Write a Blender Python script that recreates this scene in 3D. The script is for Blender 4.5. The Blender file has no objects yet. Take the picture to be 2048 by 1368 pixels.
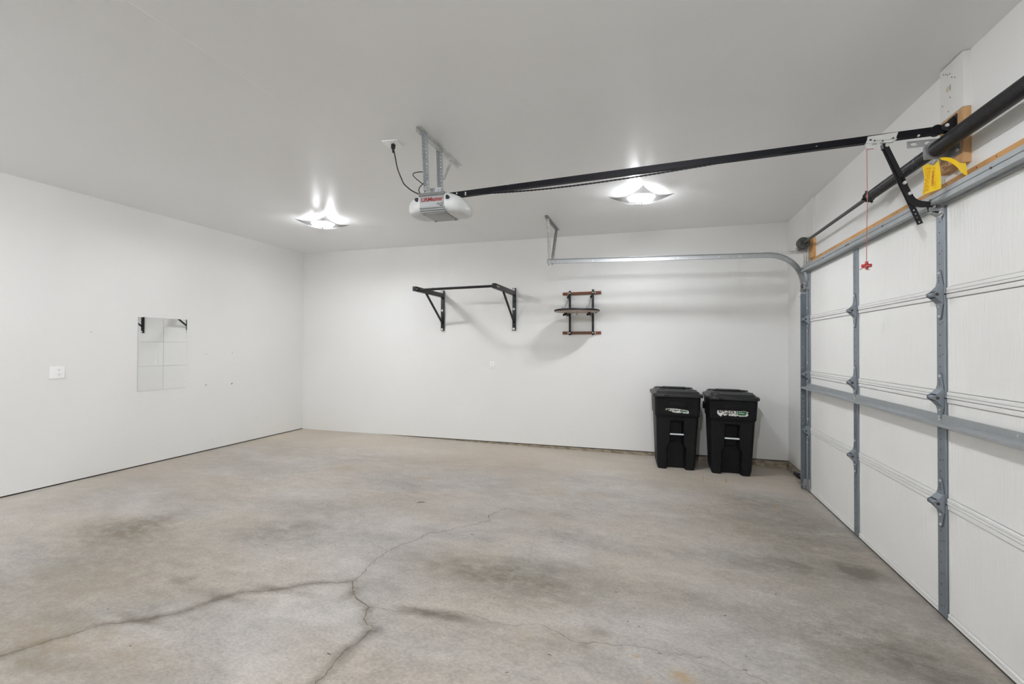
import bpy, bmesh, math, random
import numpy as np
from mathutils import Vector, Matrix

random.seed(7)
SC = bpy.context.scene
COL = SC.collection
W, D, H = 6.73, 7.30, 2.743          # room: x 0..W (door wall at W), y 0 (back wall) .. -D, ceiling height


def fz(x):                            # the slab falls towards the door
    return float(np.interp(x, [-1, 0, 1.3, 3.06, 5.2, 6.1, 6.8, 8], [0, 0, 0, -.03, -.05, -.07, -.10, -.12]))


# ------------------------------------------------------------------ materials
def mat(name, col, rough=.5, metal=0., spec=.5, noise=None, bump=None, aniso=None):
    """noise=(scale, amount, stretch) varies the colour; bump=(scale, strength, stretch)"""
    m = bpy.data.materials.new(name)
    m.use_nodes = True
    nt = m.node_tree
    b = nt.nodes['Principled BSDF']
    b.inputs['Base Color'].default_value = (*col, 1)
    b.inputs['Roughness'].default_value = rough
    b.inputs['Metallic'].default_value = metal
    b.inputs['Specular IOR Level'].default_value = spec
    if noise or bump:
        tc = nt.nodes.new('ShaderNodeTexCoord')

    def nz(scale, stretch, det=4):
        mp = nt.nodes.new('ShaderNodeMapping')
        mp.inputs['Scale'].default_value = stretch
        nt.links.new(tc.outputs['Object'], mp.inputs['Vector'])
        n = nt.nodes.new('ShaderNodeTexNoise')
        n.inputs['Scale'].default_value = scale
        n.inputs['Detail'].default_value = det
        nt.links.new(mp.outputs['Vector'], n.inputs['Vector'])
        return n
    if noise:
        n = nz(noise[0], noise[2] if len(noise) > 2 else (1, 1, 1))
        r = nt.nodes.new('ShaderNodeValToRGB')
        a = noise[1]
        r.color_ramp.elements[0].position = .3
        r.color_ramp.elements[1].position = .7
        r.color_ramp.elements[0].color = (*[max(0, c * (1 - a)) for c in col], 1)
        r.color_ramp.elements[1].color = (*[min(1, c * (1 + a)) for c in col], 1)
        nt.links.new(n.outputs['Fac'], r.inputs['Fac'])
        nt.links.new(r.outputs['Color'], b.inputs['Base Color'])
    if bump:
        n = nz(bump[0], bump[2] if len(bump) > 2 else (1, 1, 1))
        bp = nt.nodes.new('ShaderNodeBump')
        bp.inputs['Strength'].default_value = bump[1]
        bp.inputs['Distance'].default_value = .01
        nt.links.new(n.outputs['Fac'], bp.inputs['Height'])
        nt.links.new(bp.outputs['Normal'], b.inputs['Normal'])
    return m


M = {}
M['wall'] = mat('wall paint', (.82, .82, .805), .42, spec=.35, noise=(1.2, .012), bump=(90, .05))
M['ceiling'] = mat('ceiling paint', (.84, .846, .846), .34, spec=.5, noise=(.8, .012), bump=(60, .05))
M['footing'] = mat('footing concrete', (.34, .29, .22), .9, noise=(14, .45, (1, 1, 3)), bump=(40, .5))
M['gap'] = mat('dark gap', (.035, .03, .025), .95)
M['galv'] = mat('galvanised steel', (.40, .41, .415), .42, .7, noise=(30, .06), bump=(80, .03))
M['galv_blue'] = mat('weathered galvanised steel', (.27, .305, .34), .45, .6, noise=(16, .08, (1, 1, .4)))
M['galv_white'] = mat('bright zinc plate', (.68, .69, .66), .4, .6, noise=(40, .1))
M['galv_strut'] = mat('dull galvanised strut', (.36, .38, .39), .48, .3, noise=(30, .06))
M['black'] = mat('black powder coat', (.008, .008, .010), .4, 0, .4)
M['black_rail'] = mat('black rail steel', (.005, .005, .008), .45, 0, .18)
M['spring'] = mat('oiled black spring', (.008, .008, .010), .33, .0, .4)
M['darksteel'] = mat('dull dark steel', (.10, .10, .097), .5, .5)
M['bluepaint'] = mat('faded paint mark', (.45, .55, .75), .7)
M['wood'] = mat('raw pine', (.60, .33, .13), .7, noise=(7, .22, (1, .35, .35)))
M['woodpad'] = mat('raw pine board', (.56, .33, .155), .7, noise=(9, .18, (1, 2.5, .3)))
M['woodred'] = mat('stained redwood', (.17, .055, .02), .5, noise=(9, .3, (.3, 1, 1)))
M['woodunder'] = mat('plywood underside', (.50, .40, .34), .6, noise=(8, .15))
M['plastic_white'] = mat('white plastic', (.92, .92, .91), .35)
M['slot'] = mat('outlet slot', (.12, .12, .115), .7)
M['panel'] = mat('white door skin', (.83, .83, .81), .5, noise=(2, .02), bump=(28, .22, (1, 3, .25)))
M['rail_white'] = mat('white door rail', (.80, .80, .785), .4)
M['rubber'] = mat('dark weather seal', (.06, .052, .045), .8)
M['jamb'] = mat('white jamb', (.78, .78, .765), .5)
M['padwhite'] = mat('painted board', (.74, .735, .71), .6, noise=(5, .05, (1, 1, .3)))
M['hole'] = mat('nail hole', (.06, .05, .04), .9)
M['stainyel'] = mat('yellowed knot', (.58, .54, .38), .7)
M['opener'] = mat('grey opener housing', (.34, .35, .345), .45, .25)
M['opener_dark'] = mat('grey opener trim', (.21, .215, .215), .5, .25)
M['red'] = mat('red lettering', (.28, .008, .012), .5)
M['dkgrey'] = mat('dark grey lettering', (.09, .09, .09), .5)
M['cord'] = mat('black cord', (.01, .01, .01), .5)
M['redcord'] = mat('red cord', (.42, .15, .13), .7)
M['redhandle'] = mat('red handle', (.42, .012, .015), .4)
M['yellow'] = mat('yellow tag', (.90, .60, .008), .55)
M['tagtext'] = mat('tag print', (.74, .44, .006), .6)
M['tagred'] = mat('tag warning print', (.55, .12, .01), .6)
M['bin'] = mat('black bin plastic', (.0055, .006, .0075), .5, 0, .25, noise=(30, .25), bump=(120, .12))
M['lid'] = mat('black lid plastic', (.010, .010, .0115), .42, 0, .42, bump=(120, .1))
M['barmetal'] = mat('pale handle bar', (.70, .75, .78), .4, .2)
M['stickerwhite'] = mat('torn sticker paper', (.72, .71, .66), .7, noise=(70, .35))
M['stickerdark'] = mat('sticker print dark', (.05, .05, .045), .7, noise=(90, .8))
M['stickergreen'] = mat('sticker print green', (.025, .13, .055), .6, noise=(80, .3))
M['stickerlight'] = mat('sticker clean paper', (.80, .82, .80), .6)
M['washer'] = mat('white washer', (.82, .82, .80), .4)
M['greentext'] = mat('dark green print', (.012, .06, .045), .5)
M['crack'] = mat('crack', (.15, .115, .08), .95)
M['markorange'] = mat('orange marker', (.48, .28, .10), .9)
M['leafmark'] = mat('dry debris', (.12, .095, .05), .9)
m = mat('mirror silver', (.90, .91, .905), .012, 1.0)
M['mirror'] = m
M['mirroredge'] = mat('mirror edge', (.45, .47, .46), .25)

# lens of the opener: frosted white plastic
m = mat('frosted lens', (.80, .81, .80), .3)
b = m.node_tree.nodes['Principled BSDF']
b.inputs['Transmission Weight'].default_value = .25
b.inputs['IOR'].default_value = 1.2
M['lens'] = m

# lamp bulbs and thin patterned glass
m = bpy.data.materials.new('lamp bulb'); m.use_nodes = True
nt = m.node_tree; nt.nodes.clear()
e = nt.nodes.new('ShaderNodeEmission'); o = nt.nodes.new('ShaderNodeOutputMaterial')
e.inputs['Color'].default_value = (.965, .990, 1.03, 1); e.inputs['Strength'].default_value = 150
nt.links.new(e.outputs[0], o.inputs[0]); M['bulb'] = m
m = bpy.data.materials.new('thin lamp glass'); m.use_nodes = True
nt = m.node_tree; nt.nodes.clear()
o = nt.nodes.new('ShaderNodeOutputMaterial')
tr = nt.nodes.new('ShaderNodeBsdfTransparent'); tl = nt.nodes.new('ShaderNodeBsdfTranslucent')
df = nt.nodes.new('ShaderNodeBsdfDiffuse')
mx = nt.nodes.new('ShaderNodeMixShader'); mx2 = nt.nodes.new('ShaderNodeMixShader')
tl.inputs['Color'].default_value = (.8, .8, .78, 1); df.inputs['Color'].default_value = (.75, .75, .72, 1)
mx2.inputs[0].default_value = .5
nt.links.new(tl.outputs[0], mx2.inputs[1]); nt.links.new(df.outputs[0], mx2.inputs[2])
mx.inputs[0].default_value = .004
nt.links.new(tr.outputs[0], mx.inputs[1]); nt.links.new(mx2.outputs[0], mx.inputs[2])
nt.links.new(mx.outputs[0], o.inputs[0]); M['glass'] = m
m = bpy.data.materials.new('greyed lamp glass rim'); m.use_nodes = True
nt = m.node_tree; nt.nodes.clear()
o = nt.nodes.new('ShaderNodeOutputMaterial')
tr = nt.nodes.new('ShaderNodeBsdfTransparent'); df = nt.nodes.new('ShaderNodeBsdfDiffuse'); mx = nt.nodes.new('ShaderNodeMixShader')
df.inputs['Color'].default_value = (.30, .30, .295, 1); mx.inputs[0].default_value = .62  # rim greyed and mostly opaque to mask the ceiling glare behind it
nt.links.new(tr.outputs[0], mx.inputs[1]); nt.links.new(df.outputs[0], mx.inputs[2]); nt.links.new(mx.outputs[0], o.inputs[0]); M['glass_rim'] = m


# ------------------------------------------------------------------ mesh builder
class MB:
    def __init__(s, mats=None):
        s.bm = bmesh.new(); s.mi = 0; s.n0 = 0

    def _end(s):
        s.bm.faces.ensure_lookup_table()
        for f in s.bm.faces[s.n0:]:
            f.material_index = s.mi
        s.n0 = len(s.bm.faces)
        return s

    def box(s, c, size, rot=None, bev=0, seg=2):
        t = bmesh.new()
        bmesh.ops.create_cube(t, size=1)
        bmesh.ops.scale(t, vec=size, verts=t.verts)
        if bev:
            bmesh.ops.bevel(t, geom=list(t.edges), offset=bev, segments=seg, affect='EDGES', profile=.6)
        mm = Matrix.Translation(Vector(c)) @ (rot.to_4x4() if rot is not None else Matrix.Identity(4))
        bmesh.ops.transform(t, matrix=mm, verts=t.verts)
        s._merge(t); return s._end()

    def bx(s, x0, x1, y0, y1, z0, z1, bev=0, seg=2):
        return s.box(((x0 + x1) / 2, (y0 + y1) / 2, (z0 + z1) / 2), (abs(x1 - x0), abs(y1 - y0), abs(z1 - z0)), None, bev, seg)

    def _merge(s, t):
        vm = {}
        for v in t.verts:
            vm[v] = s.bm.verts.new(v.co)
        for f in t.faces:
            try:
                s.bm.faces.new([vm[v] for v in f.verts])
            except ValueError:
                pass
        t.free()

    def cyl(s, p, q, r, r2=None, n=16, cap=True):
        p, q = Vector(p), Vector(q); r2 = r if r2 is None else r2
        d = (q - p).normalized()
        a = d.orthogonal().normalized(); b = d.cross(a)
        A, B = [], []
        for i in range(n):
            t = 2 * math.pi * i / n; v = a * math.cos(t) + b * math.sin(t)
            A.append(s.bm.verts.new(p + v * r)); B.append(s.bm.verts.new(q + v * r2))
        for i in range(n):
            j = (i + 1) % n
            s.bm.faces.new((A[i], A[j], B[j], B[i]))
        if cap:
            s.bm.faces.new(A[::-1]); s.bm.faces.new(B)
        return s._end()

    def tube(s, pts, r, n=8, closed=False):
        P = [Vector(p) for p in pts]
        rings = []; prev = None
        for i, p in enumerate(P):
            if closed:
                d = (P[(i + 1) % len(P)] - P[i - 1]).normalized()
            else:
                d = (P[min(i + 1, len(P) - 1)] - P[max(i - 1, 0)]).normalized()
            if prev is None:
                a = d.orthogonal().normalized()
            else:
                a = (prev - d * prev.dot(d)).normalized()
            prev = a; b = d.cross(a)
            rr = r[i] if isinstance(r, (list, tuple)) else r
            rings.append([s.bm.verts.new(p + (a * math.cos(2 * math.pi * k / n) + b * math.sin(2 * math.pi * k / n)) * rr) for k in range(n)])
        for i in range(len(rings) - (0 if closed else 1)):
            A, B = rings[i], rings[(i + 1) % len(rings)]
            for k in range(n):
                s.bm.faces.new((A[k], A[(k + 1) % n], B[(k + 1) % n], B[k]))
        if not closed:
            s.bm.faces.new(rings[0][::-1]); s.bm.faces.new(rings[-1])
        return s._end()

    def prism(s, pts, vec):
        vec = Vector(vec)
        A = [s.bm.verts.new(Vector(p)) for p in pts]; B = [s.bm.verts.new(Vector(p) + vec) for p in pts]
        n = len(A)
        s.bm.faces.new(A[::-1]); s.bm.faces.new(B)
        for i in range(n):
            j = (i + 1) % n
            s.bm.faces.new((A[i], A[j], B[j], B[i]))
        return s._end()

    def lathe(s, prof, o, axis, n=24):
        """prof: list of (radius, distance along the axis)"""
        o = Vector(o); d = Vector(axis).normalized(); a = d.orthogonal().normalized(); b = d.cross(a)
        rings = []
        for r, h in prof:
            if r < 1e-6:
                rings.append([s.bm.verts.new(o + d * h)])
            else:
                rings.append([s.bm.verts.new(o + d * h + (a * math.cos(2 * math.pi * k / n) + b * math.sin(2 * math.pi * k / n)) * r) for k in range(n)])
        for A, B in zip(rings, rings[1:]):
            for k in range(n):
                j = (k + 1) % n
                if len(A) == 1:
                    s.bm.faces.new((A[0], B[j], B[k]))
                elif len(B) == 1:
                    s.bm.faces.new((A[k], A[j], B[0]))
                else:
                    s.bm.faces.new((A[k], A[j], B[j], B[k]))
        return s._end()

    def sphere(s, c, r, sc=(1, 1, 1), n=16):
        t = bmesh.new()
        bmesh.ops.create_uvsphere(t, u_segments=n, v_segments=n // 2 + 2, radius=r)
        bmesh.ops.scale(t, vec=sc, verts=t.verts)
        bmesh.ops.translate(t, vec=Vector(c), verts=t.verts)
        s._merge(t); return s._end()

    def perf(s, p0, p1, nrm, w, th, pitch=.025, r=.005, slot=1.0, n=12, skip=()):
        """flat strip from p0 to p1 with a row of real holes; nrm is the face normal"""
        p0, p1 = Vector(p0), Vector(p1); u = (p1 - p0); L = u.length; u.normalize()
        nn = Vector(nrm); nn = (nn - u * nn.dot(u)).normalized(); v = nn.cross(u)
        cnt = max(1, round(L / pitch)); cl = L / cnt
        for k in range(cnt):
            c = p0 + u * (cl * (k + .5)); a, bb = cl / 2, w / 2
            hole, rim = [], []
            for i in range(n):
                t = 2 * math.pi * (i + .5) / n; ct, st = math.cos(t), math.sin(t)
                hole.append((ct * r * slot, st * r))
                f = min(a / abs(ct) if abs(ct) > 1e-6 else 9, bb / abs(st) if abs(st) > 1e-6 else 9)
                rim.append((ct * f, st * f))
            # make sure the cell has its four corners
            for sx in (-1, 1):
                for sy in (-1, 1):
                    i = min(range(n), key=lambda i: (rim[i][0] - sx * a) ** 2 + (rim[i][1] - sy * bb) ** 2)
                    rim[i] = (sx * a, sy * bb)
            def pt(q, h):
                return s.bm.verts.new(c + u * q[0] + v * q[1] + nn * h)
            HT = [pt(q, th / 2) for q in hole]; RT = [pt(q, th / 2) for q in rim]
            HB = [pt(q, -th / 2) for q in hole]; RB = [pt(q, -th / 2) for q in rim]
            for i in range(n):
                j = (i + 1) % n
                s.bm.faces.new((HT[i], RT[i], RT[j], HT[j])); s.bm.faces.new((HB[j], RB[j], RB[i], HB[i]))
                s.bm.faces.new((HT[j], HB[j], HB[i], HT[i]))
                s.bm.faces.new((RT[i], RB[i], RB[j], RT[j]))
        return s._end()

    def angle(s, p0, p1, n1, n2, w=.032, th=.0022, **k):
        """perforated angle iron: two flanges meeting along the edge p0-p1"""
        p0, p1 = Vector(p0), Vector(p1); u = (p1 - p0).normalized()
        n1 = Vector(n1); n1 = (n1 - u * n1.dot(u)).normalized()
        n2 = Vector(n2); n2 = (n2 - u * n2.dot(u) - n1 * n2.dot(n1)).normalized()
        s.perf(p0 + n2 * w / 2, p1 + n2 * w / 2, n1, w, th, **k)
        s.perf(p0 + n1 * w / 2, p1 + n1 * w / 2, n2, w, th, **k)
        return s

    def warp(s, fn):
        for v in s.bm.verts:
            v.co = fn(v.co)
        return s

    def split(s, name, mats, parent=None, gap=.004, **k):
        """every loose piece becomes an object of its own"""
        bm = s.bm; bm.verts.index_update(); seen = set(); comps = []
        for v in bm.verts:
            if v.index in seen: continue
            st, comp = [v], []
            seen.add(v.index)
            while st:
                q = st.pop(); comp.append(q)
                for e in q.link_edges:
                    w = e.other_vert(q)
                    if w.index not in seen:
                        seen.add(w.index); st.append(w)
            comps.append(comp)
        boxes = [[[min(v.co[i] for v in c) - gap / 2 for i in range(3)], [max(v.co[i] for v in c) + gap / 2 for i in range(3)]] for c in comps]
        par = list(range(len(comps)))
        def find(i):
            while par[i] != i: i = par[i]
            return i
        for i in range(len(comps)):
            for j in range(i):
                if all(boxes[i][0][a] <= boxes[j][1][a] and boxes[j][0][a] <= boxes[i][1][a] for a in range(3)):
                    par[find(i)] = find(j)
        groups = {}
        for i, c in enumerate(comps):
            groups.setdefault(find(i), []).extend(c)
        out = []
        for g in groups.values():
            m2 = MB(); mp = {v: m2.bm.verts.new(v.co) for v in g}
            for f in {f for v in g for f in v.link_faces}:
                nf = m2.bm.faces.new([mp[v] for v in f.verts]); nf.material_index = f.material_index
            out.append(m2.build(name, mats, parent, **k))
        bm.free()
        return out

    def build(s, name, mats, parent=None, off=None, sharp=35, data_name=None):
        if off is None and parent is not None:
            off = Vector(parent.get('_o', (0, 0, 0)))
            r = parent
            while r.parent is not None:
                r = r.parent
            off = ORG.get(r.name, Vector((0, 0, 0)))
        bm = s.bm
        if off is not None and off.length > 0:
            bmesh.ops.translate(bm, vec=-off, verts=bm.verts)
        bmesh.ops.recalc_face_normals(bm, faces=list(bm.faces))
        bm.normal_update()
        for f in bm.faces:
            f.smooth = True
        th = math.radians(sharp)
        for e in bm.edges:
            e.smooth = len(e.link_faces) == 2 and e.calc_face_angle(9) < th
        me = bpy.data.meshes.new(name); bm.to_mesh(me); bm.free()
        for mm in (mats if isinstance(mats, (list, tuple)) else [mats]):
            me.materials.append(M[mm] if isinstance(mm, str) else mm)
        ob = bpy.data.objects.new(name, me); COL.objects.link(ob)
        if parent is not None:
            ob.parent = parent
        return ob


ORG = {}


def tag(o, label=None, cat=None, group=None, kind=None):
    if label: o['label'] = label
    if cat: o['category'] = cat
    if group: o['group'] = group
    if kind: o['kind'] = kind
    return o


def thing(name, label, cat, loc, group=None, local=False, kind=None):
    """an Empty at the base of a thing; parts built in room coordinates unless local=True"""
    o = bpy.data.objects.new(name, None); o.empty_display_size = .05
    COL.objects.link(o); o.location = loc
    ORG[o.name] = Vector((0, 0, 0)) if local else Vector(loc)
    return tag(o, label, cat, group, kind)


def dup(o, parent=None):
    c = o.copy(); COL.objects.link(c)
    if parent is not None:
        c.parent = parent
    for ch in list(o.children):
        dup(ch, c)
    return c


def text(name, body, m, size, mtx, parent, ext=.0006, align='LEFT', shear=0, bold=0):
    cu = bpy.data.curves.new(name, 'FONT'); cu.body = body; cu.size = size; cu.extrude = ext
    cu.align_x = align; cu.align_y = 'CENTER'; cu.shear = shear; cu.offset = bold
    cu.resolution_u = 3
    cu.materials.append(M[m])
    tmp = bpy.data.objects.new(name, cu)
    me = bpy.data.meshes.new_from_object(tmp)
    bpy.data.objects.remove(tmp); bpy.data.curves.remove(cu)
    r = parent
    while r.parent is not None:
        r = r.parent
    me.transform(Matrix.Translation(-ORG.get(r.name, Vector())) @ mtx)
    me.name = name
    o = bpy.data.objects.new(name, me); COL.objects.link(o); o.parent = parent
    return o


def frame(o, xa, ya):
    xa = Vector(xa).normalized(); ya = Vector(ya); ya = (ya - xa * ya.dot(xa)).normalized(); za = xa.cross(ya)
    mm = Matrix.Identity(4)
    for i, v in enumerate((xa, ya, za)):
        mm[0][i], mm[1][i], mm[2][i] = v
    return Matrix.Translation(Vector(o)) @ mm


# ------------------------------------------------------------------ room shell
def struct(name, mb, mats, label, cat):
    return tag(mb.build(name, mats), label, cat, kind='structure')


mb = MB(); mb.bx(-.12, 0, -D - .1, .12, .012, H)
mb.mi = 1                                                    # small screw holes and scuffs
for y, z in ((-1.665, .809), (-1.294, .803), (-1.30, .796)):
    mb.box((.0003, y, z), (.001, .014, .010), Matrix.Rotation(.6, 3, 'X'))
for y, z in ((-1.665, 1.19), (-1.294, 1.20), (-2.9, 1.42), (-.9, .30), (-.5, .12)):
    mb.cyl((-.001, y, z), (.0008, y, z), .004, n=8)
struct('wall_left', mb, ['wall', 'slot'], 'plain white wall with mirror and outlet', 'wall')
mb = MB(); mb.bx(0, W + .14, 0, .12, 0.0, H)
struct('wall_back', mb, 'wall', 'plain white wall behind the pull up bar and bins', 'wall')
mb = MB(); mb.bx(-.12, W + .14, -D - .1, -D, -.2, H)
struct('wall_front', mb, 'wall', 'plain white wall facing the back wall', 'wall')
# door wall: opening from y -0.86 to -5.38, up to z 2.13
OY0, OY1, OZ = -.86, -5.38, 2.135
mb = MB()
mb.bx(W, W + .14, OY0, 0, 0.0, H)
mb.bx(W, W + .14, -D, OY1, -.1, H)
mb.bx(W, W + .14, OY1, OY0, 2.162, H)
struct('wall_right', mb, 'wall', 'white wall around and above the garage door', 'wall')
mb = MB(); mb.bx(-.12, W + .14, -D - .1, .12, H, H + .1)
for sx in (3.135, 5.275):                                    # taped board joints
    mb.bx(sx - .0035, sx + .0035, -D, 0, H - .0006, H + .01)
mb.bx(0, W, -5.02, -5.013, H - .0006, H + .01)
struct('ceiling', mb, 'ceiling', 'smooth off-white painted ceiling', 'ceiling')

# footing under the boards
mb = MB()
mb.prism([(.0, .004, -.2), (W + .02, .004, -.2), (W + .02, .004, -.011), (0, .004, -.011)], (0, .12, 0))
for i in range(26):
    x0 = i * W / 26 + random.uniform(-.02, .02)
    mb.bx(max(0, x0), min(W, x0 + .25), -.006 - random.uniform(0, .006), .05, -.2, -.013 - random.uniform(.003, .007))
mb.mi = 1
mb.bx(0, W, .012, .1, -.012, .001)
struct('baseboard_back', mb, ['footing', 'gap'], 'rough concrete footing edge under the back wall', 'footing')
mb = MB()
mb.bx(W - .006, W + .12, -.70, 0, -.2, -.012)
for i in range(4):
    mb.bx(W - .014 - random.uniform(0, .004), W + .05, -.7 + i * .175, -.53 + i * .175, -.2, -.02 - random.uniform(0, .008))
mb.mi = 1
mb.bx(W + .010, W + .1, -.70, 0, -.012, .001)
struct('baseboard_right', mb, ['footing', 'gap'], 'concrete footing edge in the corner by the garage door', 'footing')
mb = MB(); mb.mi = 1; mb.bx(-.11, -.010, -D, 0, -.1, .02)
struct('baseboard_left', mb, ['footing', 'gap'], 'dark gap along the bottom of the mirror wall', 'footing')

# floor: fine grid, stains in a colour attribute, cracks as thin strips of their own material
BL = [('d', 2.3, -4.7, .9, .5, .20), ('d', 2.0, -3.9, .8, .5, .12), ('d', 6.2, -3.3, .7, .9, .06), ('d', 2.2, -4.0, .5, .3, .12), ('r', 2.9, -4.75, .5, .25, .16), ('r', 2.2, -4.3, .35, .3, .12), ('r', 1.75, -3.65, .4, .3, .12), ('d', 3.3, -4.35, .3, .12, .12), ('d', 1.706, -3.712, 0.349, 0.217, 0.35), ('d', 1.727, -3.556, 0.132, 0.277, 0.3), ('d', 2.758, -3.406, 0.419, 0.173, 0.25), ('d', 2.822, -3.208, 0.169, 0.094, 0.25), ('d', 3.445, -3.23, 0.228, 0.103, 0.2), ('d', 4.27, -3.453, 0.537, 0.165, 0.28), ('d', 4.591, -3.502, 0.431, 0.22, 0.3), ('d', 4.653, -3.257, 0.262, 0.078, 0.2), ('d', 6.284, -2.171, 0.542, 0.668, 0.3), ('d', 6.473, -2.695, 0.138, 0.11, 0.6), ('d', 6.261, -3.514, 0.456, 0.318, 0.25), ('d', 6.381, -3.629, 0.257, 0.16, 0.3), ('d', 4.223, -3.958, 0.223, 0.036, 0.6), ('d', 3.71, -3.909, 0.041, 0.096, 0.4), ('d', 4.011, -4.17, 0.049, 0.04, 0.45), ('d', 3.111, -4.161, 0.171, 0.034, 0.4), ('d', 3.324, -4.01, 0.229, 0.025, 0.3), ('d', 2.897, -4.438, 0.222, 0.02, 0.3), ('d', 3.993, -4.356, 0.045, 0.084, 0.3), ('d', 2.925, -4.772, 0.228, 0.08, 0.2), ('d', 2.746, -4.093, 0.077, 0.049, 0.3), ('d', 4.973, -3.971, 0.03, 0.021, 0.5), ('d', 5.009, -3.843, 0.068, 0.055, 0.25), ('d', 6.017, -2.775, 0.367, 0.124, 0.3), ('d', 6.081, -1.434, 0.307, 0.219, 0.25), ('d', 5.205, -2.846, 0.38, 0.112, 0.2), ('d', 5.499, -3.388, 0.513, 0.108, 0.18), ('r', 5.371, -4.04, 0.039, 0.031, 0.9), ('r', 5.395, -4.062, 0.043, 0.021, 0.6), ('r', 5.188, -3.973, 0.015, 0.012, 0.9), ('r', 5.234, -4.111, 0.015, 0.015, 0.7), ('r', 4.985, -3.922, 0.131, 0.111, 0.1), ('r', 2.565, -4.683, 0.248, 0.094, 0.15), ('r', 3.072, -4.622, 0.402, 0.094, 0.12), ('r', 4.692, -3.979, 0.044, 0.055, 0.2), ('r', 3.419, -0.885, 0.657, 0.319, 0.2), ('r', 3.047, -1.796, 0.094, 0.064, 0.5), ('r', 2.102, -1.796, 0.087, 0.101, 0.35), ('r', 4.748, -1.789, 0.172, 0.073, 0.3), ('r', 4.418, -1.86, 0.078, 0.043, 0.4)]
CR = {
 'a': ([(2.2, -5.5), (2.45, -5.1), (2.609, -4.853), (2.626, -4.814), (2.691, -4.678), (2.773, -4.532), (2.937, -4.42), (3.023, -4.336), (3.083, -4.195), (3.134, -4.105), (3.299, -4.018), (3.441, -3.897), (3.639, -3.802)], .0013),
 'b': ([(3.638, -3.796), (3.631, -3.699), (3.619, -3.617), (3.612, -3.543), (3.617, -3.43), (3.642, -3.306), (3.708, -3.168), (3.72, -3.063), (3.831, -2.978), (3.904, -2.874), (4.058, -2.692), (4.016, -2.586), (4.098, -2.376)], .0024),
 'c': ([(3.636, -3.797), (3.71, -3.898), (3.779, -3.96), (3.875, -4.007)], .003),
 'd': ([(3.875, -4.007), (4.017, -3.999), (4.138, -3.985), (4.22, -3.957), (4.323, -3.897), (4.408, -3.907), (4.529, -3.933), (4.602, -3.926), (4.752, -3.877), (4.898, -3.951), (4.944, -3.955), (5.02, -3.93), (5.226, -3.899), (5.311, -3.905), (5.538, -3.879), (5.6, -3.924), (5.688, -3.955), (5.742, -3.995)], .0012),
 'e': ([(3.875, -4.007), (3.904, -4.073), (3.938, -4.122), (3.998, -4.158), (3.998, -4.222), (3.982, -4.299), (3.978, -4.368), (3.989, -4.443), (3.984, -4.527), (3.99, -4.568), (4.02, -4.9)], .0022)}
MK = [[(5.742, -.748), (5.743, -.942)], [(5.761, -.859), (5.994, -.879)], [(5.973, -.753), (5.95, -.933)], [(6.318, -.713), (6.396, -.823)], [(6.275, -1.46), (6.279, -1.63)]]


def jag(pts, amp, step=.02):
    out = []
    for (x0, y0), (x1, y1) in zip(pts, pts[1:]):
        L = math.hypot(x1 - x0, y1 - y0); n = max(1, int(L / step)); nx, ny = -(y1 - y0) / L, (x1 - x0) / L
        for k in range(n):
            t = k / n; j = random.uniform(-amp, amp) if k else 0
            out.append((x0 + (x1 - x0) * t + nx * j, y0 + (y1 - y0) * t + ny * j))
    return out + [pts[-1]]


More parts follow.
